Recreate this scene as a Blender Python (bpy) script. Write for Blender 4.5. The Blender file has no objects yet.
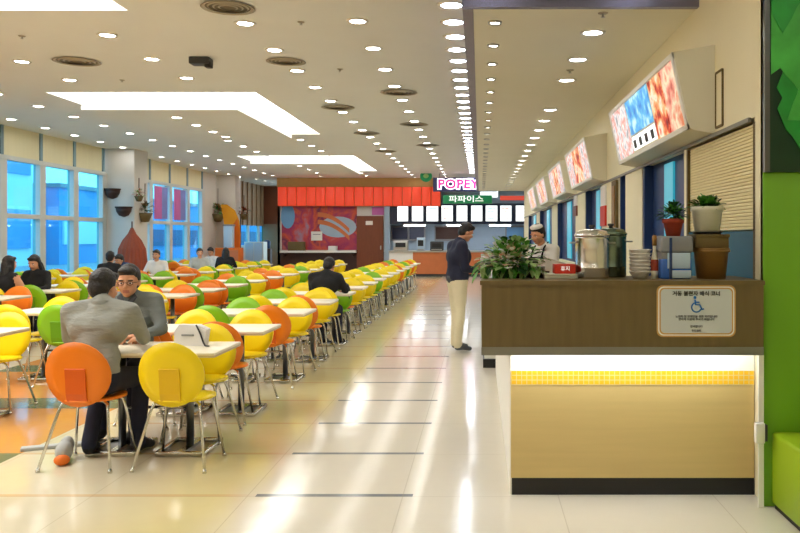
import bpy, bmesh, math, random
from mathutils import Vector, Matrix, Euler
random.seed(7)
SC = bpy.context.scene
COL = SC.collection
PI = math.pi
CH = 1.5          # eye height
def P(px, py, y):                    # photo pixel + distance -> world point
    return Vector(((px-480)*y/800, y, CH-(py-237)*y/800))

# ------------------------------------------------------------------ materials
def lin(c):
    return tuple((v/255/12.92) if v/255 <= .04045 else ((v/255+.055)/1.055)**2.4 for v in c) + (1,)
def mat(name, rgb, rough=.5, metal=0, var=0, scale=8, stretch=(1,1,1), emit=0, bump=0, spec=.5):
    m = bpy.data.materials.new(name); m.use_nodes = True
    nt = m.node_tree; b = nt.nodes['Principled BSDF']
    b.inputs['Base Color'].default_value = lin(rgb)
    b.inputs['Roughness'].default_value = rough
    b.inputs['Metallic'].default_value = metal
    b.inputs['Specular IOR Level'].default_value = spec
    if emit:
        b.inputs['Emission Color'].default_value = lin(rgb)
        b.inputs['Emission Strength'].default_value = emit
    if var or bump:
        tc = nt.nodes.new('ShaderNodeTexCoord'); mp = nt.nodes.new('ShaderNodeMapping')
        mp.inputs['Scale'].default_value = stretch
        n = nt.nodes.new('ShaderNodeTexNoise'); n.inputs['Scale'].default_value = scale
        n.inputs['Detail'].default_value = 4
        nt.links.new(tc.outputs['Object'], mp.inputs['Vector']); nt.links.new(mp.outputs[0], n.inputs['Vector'])
    if var:
        mx = nt.nodes.new('ShaderNodeMix'); mx.data_type = 'RGBA'
        c = lin(rgb)
        mx.inputs[6].default_value = tuple(max(0, v*(1-var)) for v in c[:3])+(1,)
        mx.inputs[7].default_value = tuple(min(1, v*(1+var)) for v in c[:3])+(1,)
        nt.links.new(n.outputs[0], mx.inputs[0]); nt.links.new(mx.outputs[2], b.inputs['Base Color'])
    if bump:
        bp = nt.nodes.new('ShaderNodeBump'); bp.inputs['Strength'].default_value = bump
        bp.inputs['Distance'].default_value = .02
        nt.links.new(n.outputs[0], bp.inputs['Height']); nt.links.new(bp.outputs[0], b.inputs['Normal'])
    return m
def emat(name, rgb, s):
    m = bpy.data.materials.new(name); m.use_nodes = True
    nt = m.node_tree; nt.nodes.clear()
    e = nt.nodes.new('ShaderNodeEmission'); e.inputs[0].default_value = lin(rgb); e.inputs[1].default_value = s
    o = nt.nodes.new('ShaderNodeOutputMaterial'); nt.links.new(e.outputs[0], o.inputs[0])
    return m
M = {}
M['ceiling'] = mat('ceiling_paint', (226,227,224), .8, var=.03, scale=2)
M['soffit'] = mat('soffit_paint', (230,226,208), .8, var=.04, scale=1.5)
M['wall'] = mat('cream_wall', (240,231,198), .7, var=.03, scale=2)
M['white_wall'] = mat('pillar_paint', (214,210,204), .7, var=.03, scale=3)
M['blind'] = mat('cream_blind', (228,220,184), .8, var=.06, scale=1.5, stretch=(8,8,.3))
M['mullion'] = mat('window_frame_paint', (205,208,205), .5)
M['blue_frame'] = mat('window_joint', (120,150,165), .5)
M['steel'] = mat('brushed_steel', (190,190,188), .28, 1, var=.08, scale=20, stretch=(1,1,6))
M['chrome'] = mat('chrome', (205,205,200), .15, 1)
M['post'] = mat('steel_post', (110,112,114), .3, .9)
M['tabletop'] = mat('table_laminate', (236,228,205), .35, var=.02)
M['tedge'] = mat('table_edge', (205,190,160), .5)
CC = {'yellow': ((250,222,6),(232,190,4)), 'orange': ((246,132,18),(226,98,10)), 'green': ((132,192,20),(100,158,12))}
for k,(a,b) in CC.items():
    M[k] = mat('chair_'+k, a, .38, var=.04, scale=3)
    M[k+'_d'] = mat('chair_'+k+'_bracket', b, .45, var=.04, scale=3)
M['wood'] = mat('walnut_wood', (112,94,58), .45, var=.24, scale=6, stretch=(5,5,.5))
M['lwood'] = mat('maple_panel', (208,182,120), .45, var=.09, scale=3, stretch=(.5,3,9))
M['lip'] = mat('metal_lip', (140,138,128), .45, .5)
M['black'] = mat('black_plinth', (20,18,18), .5, var=.1)
M['creamside'] = mat('cream_laminate', (240,239,232), .5)
M['tile'] = None
M['green_wall'] = mat('green_vinyl', (112,170,22), .5, var=.06, scale=4)
M['bench'] = mat('bench_vinyl', (148,178,20), .45, var=.05, scale=4)
M['leafbg'] = mat('print_dark_green', (6,52,26), .3, var=.5, scale=5)
M['leaf1'] = mat('print_leaf', (34,150,54), .35, var=.5, scale=7)
M['leaf2'] = mat('print_leaf_light', (70,176,70), .35, var=.5, scale=7)
M['navy'] = mat('navy_cloth', (24,28,52), .85, var=.2, scale=30)
M['dkblue'] = mat('blue_door', (40,64,112), .4, var=.15, scale=2)
M['cyan'] = mat('cyan_glass_panel', (60,180,205), .3, emit=.25)
M['teal'] = mat('teal_panel', (18,92,116), .5, var=.08)
M['brown'] = mat('brown_wood_door', (122,62,32), .45, var=.2, scale=5, stretch=(6,6,.6))
M['dbrown'] = mat('dark_brown', (66,38,28), .6, var=.2)
M['tan'] = mat('tan_panel', (150,118,88), .6, var=.12, scale=3)
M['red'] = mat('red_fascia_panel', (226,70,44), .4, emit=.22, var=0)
M['orangeband'] = mat('orange_band', (206,168,104), .6, var=.1)
M['kfront'] = mat('orange_counter_front', (200,112,62), .5, var=.15, scale=4)
M['menu'] = mat('lit_menu', (235,240,242), .4, emit=.75)
M['kback'] = mat('kiosk_back', (158,180,200), .5, var=.12, scale=2)
M['kdark'] = mat('kiosk_dark', (26,36,66), .4)
M['white'] = mat('white_plastic', (232,230,224), .4)
M['grey'] = mat('grey_plastic', (140,142,146), .5)
M['dgrey'] = mat('dark_grey', (58,58,60), .6)
M['signblue'] = mat('sign_navy', (58,62,110), .4)
M['pink'] = mat('sign_pink', (226,40,130), .4, emit=.5)
M['signwhite'] = mat('sign_white', (245,240,250), .4, emit=.9)
M['signgreen'] = mat('sign_green', (20,110,66), .4, emit=.25)
M['fascia'] = mat('purple_metal', (120,120,150), .25, .85, var=.1, scale=1)
M['trimp'] = mat('soffit_trim', (128,118,128), .4, .3)
M['lens'] = emat('lamp_lens', (255,252,246), 20)
M['lensw'] = emat('lamp_lens_cool', (232,240,255), 17)
M['lens_s'] = emat('spot_lens', (255,248,235), 26)
M['trough'] = emat('trough_diffuser', (255,252,244), 3.2)
M['ventin'] = mat('vent_recess', (120,108,88), .7)
M['lensk'] = emat('fill_tube_lens', (240,246,255), 22)  # glow of the tubes added to brighten the kiosk
M['led'] = emat('led_strip', (246,249,255), 11)
M['vent'] = mat('vent_metal', (172,162,142), .6)
M['skin'] = mat('skin', (206,150,116), .55, var=.04, scale=20)
M['lip_s'] = mat('mouth', (178,112,98), .5)
M['eye'] = mat('eye_dark', (22,16,14), .3)
M['eyew'] = mat('eye_white', (226,222,216), .4)
M['hair'] = mat('black_hair', (20,16,16), .5, var=.4, scale=60, bump=.5)
M['greyshirt'] = mat('grey_shirt', (146,148,142), .85, var=.1, scale=9, stretch=(.8,1,2.2), bump=1)
M['greyjacket'] = mat('slate_jacket', (112,120,120), .85, var=.16, scale=11, stretch=(.8,1,2), bump=1)
M['ltgrey'] = mat('light_grey_cloth', (176,180,180), .85, var=.08)
M['blackcloth'] = mat('black_cloth', (18,18,22), .85, var=.3, scale=30, bump=.3)
M['whitecloth'] = mat('white_cloth', (222,218,214), .85, var=.05)
M['bluecloth'] = mat('blue_cloth', (30,56,104), .85, var=.15)
M['beige'] = mat('beige_trousers', (214,204,172), .85, var=.08, scale=12, bump=.4)
M['dgcloth'] = mat('charcoal_cloth', (68,72,78), .85, var=.1)
M['terracotta'] = mat('terracotta', (150,52,26), .7, var=.1)
M['potwhite'] = mat('white_ceramic', (216,214,196), .4)
M['bucket'] = mat('brown_bucket', (142,106,50), .5, var=.15)
M['boxwood'] = mat('olive_box', (104,86,44), .6, var=.12)
M['soil'] = mat('soil', (40,28,18), .9)
M['plant'] = mat('plant_leaf', (78,150,44), .5, var=.4, scale=6)
M['plant2'] = mat('pale_leaf', (160,194,124), .5, var=.3, scale=6)
M['dplant'] = mat('dark_leaf', (30,74,28), .5, var=.3, scale=6)
M['petal'] = mat('pink_petal', (222,184,160), .6, var=.2)
M['redbox'] = mat('red_card', (206,44,22), .5)
M['bluebody'] = mat('blue_plastic', (60,110,200), .25, var=.2)
M['palebox'] = mat('pale_blue', (190,214,236), .3)
M['fabricred'] = mat('rust_fabric', (158,74,48), .8, var=.2, scale=8, stretch=(3,3,.5))
M['fabricor'] = mat('amber_fabric', (238,160,20), .7, var=.25, scale=1.2)
M['fabricor2'] = mat('orange_panel', (224,112,24), .7, var=.15, scale=3)
M['paper'] = mat('white_paper', (226,224,224), .7, var=.04)
M['photo_pink'] = mat('banner_pink', (196,104,178), .5, var=.3, scale=2)
M['photo_lav'] = mat('banner_lavender', (126,140,214), .5, var=.3, scale=2)
M['outwhite'] = mat('outside_pale', (220,232,236), .8, var=.15, scale=.4)
M['outblue'] = mat('outside_blue', (110,160,205), .8, var=.2, scale=.4)
M['outground'] = mat('outside_paving', (150,160,165), .8, var=.1)
M['signtan'] = mat('sign_tan', (206,160,92), .5)
M['signgrey'] = mat('sign_pale', (206,212,214), .45)
M['ink'] = mat('black_ink', (30,30,32), .6)
M['symbol'] = mat('blue_symbol', (36,116,196), .5)
M['whitetext'] = mat('white_lettering', (240,244,236), .4, emit=.4)

def glass():
    m = bpy.data.materials.new('tinted_glass'); m.use_nodes = True
    nt = m.node_tree; nt.nodes.clear()
    t = nt.nodes.new('ShaderNodeBsdfTransparent'); t.inputs[0].default_value = (.42,.82,.98,1)
    g = nt.nodes.new('ShaderNodeBsdfGlossy'); g.inputs['Roughness'].default_value = .03
    lw = nt.nodes.new('ShaderNodeLayerWeight'); lw.inputs[0].default_value = .5
    p = nt.nodes.new('ShaderNodeMath'); p.operation = 'POWER'; p.inputs[1].default_value = 5
    a = nt.nodes.new('ShaderNodeMath'); a.operation = 'MULTIPLY_ADD'; a.inputs[1].default_value = .5; a.inputs[2].default_value = .04
    mx = nt.nodes.new('ShaderNodeMixShader'); o = nt.nodes.new('ShaderNodeOutputMaterial')
    nt.links.new(lw.outputs['Facing'], p.inputs[0]); nt.links.new(p.outputs[0], a.inputs[0])
    nt.links.new(a.outputs[0], mx.inputs[0]); nt.links.new(t.outputs[0], mx.inputs[1])
    nt.links.new(g.outputs[0], mx.inputs[2]); nt.links.new(mx.outputs[0], o.inputs[0])
    return m
M['glass'] = glass()

class N:      # small node helper
    def __init__(s, name):
        s.m = bpy.data.materials.new(name); s.m.use_nodes = True; s.nt = s.m.node_tree
        s.b = s.nt.nodes['Principled BSDF']
        s.geo = s.nt.nodes.new('ShaderNodeNewGeometry')
        sx = s.nt.nodes.new('ShaderNodeSeparateXYZ'); s.nt.links.new(s.geo.outputs['Position'], sx.inputs[0])
        s.x, s.y, s.z = sx.outputs
    def math(s, op, a, b=None, c=None):
        n = s.nt.nodes.new('ShaderNodeMath'); n.operation = op
        for i, v in enumerate((a, b, c)):
            if v is None: continue
            if isinstance(v, (int, float)): n.inputs[i].default_value = v
            else: s.nt.links.new(v, n.inputs[i])
        return n.outputs[0]
    def mix(s, f, a, b):
        n = s.nt.nodes.new('ShaderNodeMix'); n.data_type = 'RGBA'
        for i, v in ((0, f), (6, a), (7, b)):
            if isinstance(v, tuple): n.inputs[i].default_value = v
            elif isinstance(v, (int, float)): n.inputs[i].default_value = v
            else: s.nt.links.new(v, n.inputs[i])
        return n.outputs[2]
    def noise(s, sc, det=3):
        n = s.nt.nodes.new('ShaderNodeTexNoise'); n.inputs['Scale'].default_value = sc; n.inputs['Detail'].default_value = det
        s.nt.links.new(s.geo.outputs['Position'], n.inputs['Vector']); return n.outputs[0]
    def between(s, v, a, b):
        return s.math('MULTIPLY', s.math('GREATER_THAN', v, a), s.math('LESS_THAN', v, b))
    def stripes(s, v, off, period, w):   # 1 inside the stripe
        r = s.math('FLOORED_MODULO', s.math('SUBTRACT', v, off), period)
        return s.math('LESS_THAN', r, w)
def floor_material():
    n = N('polished_tile_floor')
    aisle = lin((218,212,198)); beige = lin((212,203,176)); yel = lin((216,203,150))
    org = lin((206,140,62)); grn = lin((92,110,74)); strip = lin((104,112,122)); fo = lin((206,160,104))
    def ramp(a, b_):
        r = n.nt.nodes.new('ShaderNodeMapRange'); r.interpolation_type = 'SMOOTHSTEP'
        n.nt.links.new(n.x, r.inputs[0]); r.inputs[1].default_value = a; r.inputs[2].default_value = b_
        return r.outputs[0]
    xa = ramp(-1.55, -1.2)
    band = ramp(-2.3, -1.6)
    c = n.mix(band, beige, yel)
    c = n.mix(n.math('MULTIPLY', n.stripes(n.y, 4.62, .9, .045), .55), c, fo)
    c = n.mix(xa, c, aisle)
    st = n.math('MULTIPLY', n.between(n.x, -1.30, -.39), n.stripes(n.y, 4.62, .9, .05))
    c = n.mix(st, c, strip)
    left = n.between(n.x, -5.4, -3.18)
    lc = n.mix(n.stripes(n.y, 5.1, 1.9, .45), org, grn)
    c = n.mix(left, c, lc)
    lc2 = n.mix(n.stripes(n.y, 5.1, 1.9, .45), org, grn)
    c = n.mix(n.between(n.x, -11, -7.4), c, lc2)
    # fine joints and a little mottling
    j = n.math('MAXIMUM', n.stripes(n.x, -1.35, .9, .006), n.stripes(n.y, 4.62, .9, .006))
    c = n.mix(n.math('MULTIPLY', j, .35), c, lin((150,136,110)))
    c = n.mix(n.math('MULTIPLY', n.noise(1.7, 4), .16), c, lin((236,228,208)))
    n.nt.links.new(c, n.b.inputs['Base Color'])
    n.b.inputs['Roughness'].default_value = .12
    n.b.inputs['Specular IOR Level'].default_value = .3
    bp = n.nt.nodes.new('ShaderNodeBump'); bp.inputs['Strength'].default_value = .12; bp.inputs['Distance'].default_value = .02
    n.nt.links.new(n.noise(3.2, 2), bp.inputs['Height']); n.nt.links.new(bp.outputs[0], n.b.inputs['Normal'])
    return n.m
M['floor'] = floor_material()
def tile_material():
    n = N('yellow_mosaic')
    j = n.math('MAXIMUM', n.stripes(n.x, 0, .03, .004), n.stripes(n.z, .64, .0275, .004))
    c = n.mix(n.noise(40, 1), lin((236,178,10)), lin((250,204,40)))
    c = n.mix(j, c, lin((224,206,150)))
    n.nt.links.new(c, n.b.inputs['Base Color']); n.b.inputs['Roughness'].default_value = .3
    return n.m
M['tile'] = tile_material()
def mural_material():
    n = N('abstract_mural')
    r = n.nt.nodes.new('ShaderNodeValToRGB'); e = r.color_ramp.elements
    cols = [(.30,(120,150,180)), (.40,(196,70,64)), (.47,(150,40,90)), (.53,(206,84,52)), (.60,(104,30,76)), (.68,(214,110,96)), (.8,(70,66,120))]
    e[0].position = cols[0][0]; e[0].color = lin(cols[0][1]); e[1].position = cols[-1][0]; e[1].color = lin(cols[-1][1])
    for p, c in cols[1:-1]:
        q = e.new(p); q.color = lin(c)
    t = n.nt.nodes.new('ShaderNodeTexNoise'); t.inputs['Scale'].default_value = .75; t.inputs['Detail'].default_value = 4; t.inputs['Distortion'].default_value = .5
    n.nt.links.new(n.geo.outputs['Position'], t.inputs['Vector'])
    n.nt.links.new(t.outputs[0], r.inputs[0]); n.nt.links.new(r.outputs[0], n.b.inputs['Base Color'])
    n.b.inputs['Roughness'].default_value = .5
    return n.m
M['mural'] = mural_material()
def food_material(name, cols, scale, emit):
    n = N(name)
    r = n.nt.nodes.new('ShaderNodeValToRGB'); e = r.color_ramp.elements
    e[0].position = .33; e[0].color = lin(cols[0]); e[1].position = .68; e[1].color = lin(cols[-1])
    k = len(cols)
    for i, c in enumerate(cols[1:-1]):
        q = e.new(.33+.35*(i+1)/(k-1)); q.color = lin(c)
    t = n.nt.nodes.new('ShaderNodeTexNoise'); t.inputs['Scale'].default_value = scale; t.inputs['Detail'].default_value = 5
    n.nt.links.new(n.geo.outputs['Position'], t.inputs['Vector'])
    n.nt.links.new(t.outputs[0], r.inputs[0])
    n.nt.links.new(r.outputs[0], n.b.inputs['Base Color']); n.nt.links.new(r.outputs[0], n.b.inputs['Emission Color'])
    n.b.inputs['Emission Strength'].default_value = emit
    return n.m
M['food_red'] = food_material('menu_food_red', [(120,30,24),(206,60,40),(236,180,120),(240,236,220),(220,90,70)], 6, .3)
M['food_pink'] = food_material('menu_food_pink', [(190,70,60),(226,150,130),(240,226,200),(214,120,80)], 6, .3)
M['food_blue'] = food_material('menu_food_blue', [(60,130,210),(90,180,235),(200,235,250)], 9, .35)
M['food_pale'] = food_material('menu_food_pale', [(150,150,160),(226,226,232),(206,140,130),(245,245,245)], 8, .35)

# ------------------------------------------------------------------ mesh helpers
class B:
    def __init__(s): s.bm = bmesh.new(); s.mats = []; s.cur = 0
    def use(s, m):
        if m not in s.mats: s.mats.append(m)
        s.cur = s.mats.index(m); return s
    def _set(s, fs, smooth=False):
        for f in fs: f.material_index = s.cur; f.smooth = smooth
    def box(s, x0, x1, y0, y1, z0, z1, bev=0, rot=None, seg=2):
        t = bmesh.new()
        r = bmesh.ops.create_cube(t, size=1)
        for v in t.verts:
            v.co = Vector(((x0+x1)/2+v.co.x*(x1-x0), (y0+y1)/2+v.co.y*(y1-y0), (z0+z1)/2+v.co.z*(z1-z0)))
        if bev: bmesh.ops.bevel(t, geom=list(t.edges), offset=bev, segments=seg, affect='EDGES', profile=.5)
        if rot: t.transform(rot)
        s.merge(t, bev > 0); return s
    def merge(s, t, smooth=False):
        vm = {v: s.bm.verts.new(v.co) for v in t.verts}
        for f in t.faces:
            try: g = s.bm.faces.new([vm[v] for v in f.verts])
            except ValueError: continue
            g.material_index = s.cur; g.smooth = smooth
        t.free()
    def ell(s, c, r, seg=16, rings=10, mtx=None):
        t = bmesh.new(); bmesh.ops.create_uvsphere(t, u_segments=seg, v_segments=rings, radius=1)
        for v in t.verts: v.co = Vector((v.co.x*r[0], v.co.y*r[1], v.co.z*r[2]))
        if mtx: t.transform(mtx)
        for v in t.verts: v.co += Vector(c)
        s.merge(t, True); return s
    def cone(s, a, ra, b, rb, seg=14, caps=True):
        a, b = Vector(a), Vector(b); d = b-a
        q = d.to_track_quat('Z', 'Y')
        R1 = [s.bm.verts.new(a+q @ Vector((ra*math.cos(2*PI*i/seg), ra*math.sin(2*PI*i/seg), 0))) for i in range(seg)]
        R2 = [s.bm.verts.new(b+q @ Vector((rb*math.cos(2*PI*i/seg), rb*math.sin(2*PI*i/seg), 0))) for i in range(seg)]
        fs = [s.bm.faces.new((R1[i], R1[(i+1) % seg], R2[(i+1) % seg], R2[i])) for i in range(seg)]
        s._set(fs, True)
        if caps: s._set([s.bm.faces.new(R1[::-1]), s.bm.faces.new(R2)])
        return s
    def tube(s, pts, r, seg=8):
        pts = [Vector(p) for p in pts]; n = len(pts)
        rr = r if isinstance(r, (list, tuple)) else [r]*n
        rings = []; up = None
        for i, p in enumerate(pts):
            d = (pts[min(i+1, n-1)]-pts[max(i-1, 0)]).normalized()
            if up is None: up = Vector((0, 0, 1)) if abs(d.z) < .9 else Vector((1, 0, 0))
            u = d.cross(up).normalized(); w = u.cross(d).normalized(); up = w
            rings.append([s.bm.verts.new(p+(u*math.cos(2*PI*k/seg)+w*math.sin(2*PI*k/seg))*rr[i]) for k in range(seg)])
        fs = []
        for a, b in zip(rings, rings[1:]):
            fs += [s.bm.faces.new((a[k], b[k], b[(k+1) % seg], a[(k+1) % seg])) for k in range(seg)]
        s._set(fs, True)
        s._set([s.bm.faces.new(rings[0]), s.bm.faces.new(rings[-1][::-1])])
        return s
    def lathe(s, prof, c=(0,0,0), seg=24, ang=2*PI, a0=0, smooth=True, caps=True):
        c = Vector(c); full = abs(ang-2*PI) < 1e-6; n = seg if full else seg+1
        rings = [[s.bm.verts.new(c+Vector((r*math.cos(a0+ang*k/seg), r*math.sin(a0+ang*k/seg), z))) for k in range(n)] for r, z in prof]
        fs = []
        for a, b in zip(rings, rings[1:]):
            for k in range(seg):
                q = (a[k], a[(k+1) % n], b[(k+1) % n], b[k])
                fs.append(s.bm.faces.new(q))
        s._set(fs, smooth)
        if full and caps:
            if prof[0][0] > 1e-5: s._set([s.bm.faces.new(rings[0][::-1])])
            if prof[-1][0] > 1e-5: s._set([s.bm.faces.new(rings[-1])])
        elif not full:
            s._set([s.bm.faces.new([r[0] for r in rings]), s.bm.faces.new([r[-1] for r in rings][::-1])])
        return s
    def prism(s, pts, d, smooth=False):      # polygon (3-D points) pushed along vector d
        pts = [Vector(p) for p in pts]; d = Vector(d)
        a = [s.bm.verts.new(p) for p in pts]; b = [s.bm.verts.new(p+d) for p in pts]; n = len(pts)
        fs = [s.bm.faces.new(a[::-1]), s.bm.faces.new(b)]
        fs += [s.bm.faces.new((a[i], a[(i+1) % n], b[(i+1) % n], b[i])) for i in range(n)]
        s._set(fs, smooth); return s
    def quad(s, *pts):
        s._set([s.bm.faces.new([s.bm.verts.new(Vector(p)) for p in pts])]); return s
    def mesh(s, name):
        bmesh.ops.recalc_face_normals(s.bm, faces=s.bm.faces) if not getattr(s, 'keep', 0) else None
        me = bpy.data.meshes.new(name); s.bm.to_mesh(me); s.bm.free()
        for m in s.mats: me.materials.append(m)
        return me
    def obj(s, name, parent=None):
        o = bpy.data.objects.new(name, s.mesh(name)); COL.objects.link(o)
        if parent: o.parent = parent
        return o
def b(m): return B().use(M[m] if isinstance(m, str) else m)
def link_mesh(name, me, parent=None):
    o = bpy.data.objects.new(name, me); COL.objects.link(o)
    if parent: o.parent = parent
    return o
def tag(o, label, cat, group=None):
    o['label'] = label; o['category'] = cat
    if group: o['group'] = group
    return o
def thing(name, label, cat, loc=(0,0,0), rz=0, group=None):
    o = bpy.data.objects.new(name, None); COL.objects.link(o)
    o.location = loc; o.rotation_euler = (0, 0, rz); o.empty_display_size = .1
    return tag(o, label, cat, group)
def struct(o):
    o['kind'] = 'structure'; return o
def copy_tree(o, parent=None):
    c = o.copy(); COL.objects.link(c)
    if parent: c.parent = parent
    for ch in list(o.children): copy_tree(ch, c)
    return c
ORD = 'first second third fourth fifth sixth seventh eighth ninth tenth eleventh twelfth thirteenth fourteenth fifteenth sixteenth seventeenth eighteenth nineteenth twentieth'.split()
def nth(i):
    if i < 20: return ORD[i]
    t = ['twenty', 'thirty', 'forty'][(i+1)//10-2]; u = (i+1) % 10
    return {'twenty':'twentieth','thirty':'thirtieth','forty':'fortieth'}[t] if u == 0 else t+'-'+ORD[u-1]
def text(name, body, size, m, loc, rot=(PI/2,0,0), parent=None, depth=.002, align='CENTER', sx=1, bold=0):
    cu = bpy.data.curves.new(name, 'FONT'); cu.body = body; cu.size = size; cu.align_x = align; cu.align_y = 'CENTER'
    cu.extrude = depth; cu.offset = bold; cu.resolution_u = 3
    t = bpy.data.objects.new(name, cu); COL.objects.link(t)
    dg = bpy.context.evaluated_depsgraph_get(); dg.update()
    me = bpy.data.meshes.new_from_object(t.evaluated_get(dg)); me.name = name
    bpy.data.objects.remove(t); bpy.data.curves.remove(cu)
    me.materials.clear(); me.materials.append(M[m])
    o = bpy.data.objects.new(name, me); COL.objects.link(o)
    o.location = loc; o.rotation_euler = rot; o.scale = (sx, 1, 1)
    if parent: o.parent = parent
    return o

# ------------------------------------------------------------------ room shell
ZC = 3.85; ZS = 3.19; XL = -10.0; XS = -.13; XR = 1.6
YB = -3.0; YE = 38.0
struct(b('floor').box(-10.4, 4.4, YB, YE, -.1, 0).obj('floor'))
# main ceiling with recessed light troughs
xs = [-10.4, -7.06, -3.65, XS]; ys = [YB, 2.9, 8.3, 13.0, 18.3, 23.2, 28.5, YE]
c = b('ceiling')
for i in range(3):
    for j in range(7):
        if i == 1 and j in (1, 3, 5): continue
        c.box(xs[i], xs[i+1], ys[j], ys[j+1], ZC, ZC+.05)
for j in (1, 3, 5):
    x0, x1, y0, y1 = xs[1], xs[2], ys[j], ys[j+1]
    for q in ((x0-.05, x0, y0, y1), (x1, x1+.05, y0, y1), (x0, x1, y0-.05, y0), (x0, x1, y1, y1+.05)):
        c.box(*q, ZC+.05, ZC+.36)
    c.box(x0, x1, y0, y1, ZC+.36, ZC+.4)
c.box(XS, 4.4, YB, 5.9, ZC, ZC+.05)
c.box(XS, 4.4, 29.4, YE, ZC, ZC+.05)
struct(c.obj('ceiling'))
sname = ['trough nearest the entrance', 'middle trough', 'far trough by the kiosks']
for n_, j in enumerate((1, 3, 5)):
    x0, x1, y0, y1 = xs[1], xs[2], ys[j], ys[j+1]
    t = thing('trough_light', ['bright recessed trough light cut off at the top of the view', 'large bright recessed trough light with a hanging panel, middle of the hall', 'smaller bright recessed trough light far off near the red fascia'][n_], 'light', (0,0,0), 0, 'recessed trough lights')
    if n_ == 0:
        b('trough').box(x0+.05, x1-.05, y0+.05, y1-.05, ZC+.33, ZC+.35).obj('diffuser', t)
    else:
        b('trough').box(x0+.05, x1-.05, y0+.05, y1-.05, ZC+.33, ZC+.35).obj('diffuser', t)
        p = b('ceiling').box(x0+.15, -4.2, y0+.85, y1-.45, ZC-.15, ZC-.07)
        for xx in (x0+.6, -4.6):
            for yy in (y0+1.2, y1-.8): p.box(xx-.02, xx+.02, yy-.02, yy+.02, ZC-.08, ZC+.36)
        p.obj('hanging_panel', t)
# lower soffit over the service side
s = b('soffit').box(XS+.08, 4.4, 5.9, 29.4, ZS, ZS+.04)
s.box(XS+.06, XS+.1, 5.9, 29.4, ZS+.04, ZC)
struct(s.obj('ceiling_soffit'))
struct(b('trimp').box(XS, XS+.08, 5.9, 29.4, ZS-.005, ZC).obj('trim_1'))
struct(b('fascia').box(XS, 4.4, 5.84, 5.9, ZS-.01, ZC).obj('trim_2'))
# left wall: blinds above, windows below
YW = [13.7, 15.2, 16.7, 18.2, 19.7, 21.2]
def window_bay(ylist, idx):
    y0, y1 = ylist[0], ylist[-1]
    w = b('blind').box(XL-.06, XL, y0, y1, 3.2, ZC)
    w.use(M['blue_frame'])
    for y in ylist: w.box(XL-.02, XL+.03, y-.05, y+.05, 3.2, ZC)
    struct(w.obj('wall_left'))
    f = b('mullion')
    for y in ylist: f.box(XL-.1, XL+.06, y-.12, y+.12, .35, 3.2)
    f.box(XL-.1, XL+.08, y0, y1, 3.13, 3.22); f.box(XL-.1, XL+.07, y0, y1, 1.9, 2.0); f.box(XL-.1, XL+.1, y0, y1, .3, .42)
    fo = struct(f.obj('window_%d' % idx))
    g = b('glass').box(XL-.05, XL-.04, y0, y1, .4, 3.15).obj('pane', fo)
    struct(b('white_wall').box(XL-.1, XL, y0, y1, 0, .3).obj('baseboard_left'))
window_bay(YW, 1)
window_bay([22.2, 24.2, 25.75, 27.3, 28.75], 2)
struct(b('white_wall').box(XL-.1, XL, YB, 13.7, 0, ZC).obj('wall_left'))
w = b('white_wall').box(XL-.1, XL-.02, 28.75, 30.4, 0, ZC); struct(w.obj('wall_left'))
for (y0, y1, x1) in ((21.3, 22.15, -9.2), (30.4, 31.1, -9.3)):
    struct(b('white_wall').box(XL-.1, x1, y0, y1, 0, ZC, bev=.01).obj('wall_pillar'))
w = b('tan').box(XL-.1, XL, 31.1, YE, 2.0, ZC).use(M['white_wall']).box(XL-.1, XL, 31.1, YE, 0, 1.15)
w.use(M['tan'])
for k in range(9): w.box(XL, XL+.06, 31.5+k*.7, 31.75+k*.7, 2.0, ZC)
struct(w.obj('wall_left'))
f = b('mullion'); 
for k in range(5): f.box(XL-.06, XL+.04, 31.2+k*1.6, 31.35+k*1.6, 1.15, 2.0)
fo = struct(f.obj('window_3')); b('glass').box(XL-.04, XL-.03, 31.1, YE, 1.15, 2.0).obj('pane', fo)
w = b('brown').box(XL-.1, -8.0, 37.0, 37.1, 2.1, ZC).use(M['tan']).box(XL-.1, -8.0, 37.0, 37.1, 0, 2.1)
struct(w.obj('wall_back'))
# walls behind and around the camera
struct(b('wall').box(-10.4, 4.4, YB-.1, YB, 0, ZC).obj('wall_front'))
struct(b('wall').box(4.3, 4.4, YB, YE, 0, ZC).obj('wall_right'))
struct(b('kback').box(-8.1, 4.3, 33.2, 33.3, 0, ZC).obj('wall_back'))
# shop-front wall on the right
w = b('wall')
w.box(XR, XR+.14, 4.5, 29.0, 2.2, ZC)
for (y0, y1) in ((4.5, 4.66), (6.2, 6.27), (7.9, 8.8), (9.2, 10.5), (12.2, 13.4), (16.6, 17.8), (21.5, 22.6), (26.5, 29.0)):
    w.box(XR, XR+.14, y0, y1, 0, 2.2)
for (y0, y1) in ((4.66, 6.2), (6.27, 7.9), (8.8, 9.2), (10.5, 12.2), (13.4, 16.6), (17.8, 21.5), (22.6, 26.5)):
    w.box(XR+.02, XR+.14, y0, y1, 0, 1.05)
struct(w.obj('wall_shops'))
struct(b('lip').box(XR-.018, XR, 4.72, 29.0, 2.18, 2.205).obj('trim_3'))
k = 0
for (y0, y1) in ((6.27, 7.9), (8.8, 9.2), (10.5, 12.2), (13.4, 16.6), (17.8, 21.5), (22.6, 26.5)):
    k += 1
    f = b('dkblue').box(XR+.1, XR+.13, y0, y1, 1.05, 2.2)
    f.box(XR+.01, XR+.1, y0, y0+.06, 1.05, 2.2); f.box(XR+.01, XR+.1, y1-.06, y1, 1.05, 2.2)
    fo = struct(f.obj('window_%d' % (3+k)))
    if y1-y0 > 1:
        a = y0+.43*(y1-y0); b('cyan').box(XR+.08, XR+.1, a, a+.2*(y1-y0), 1.1, 2.16).obj('pane', fo)
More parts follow.
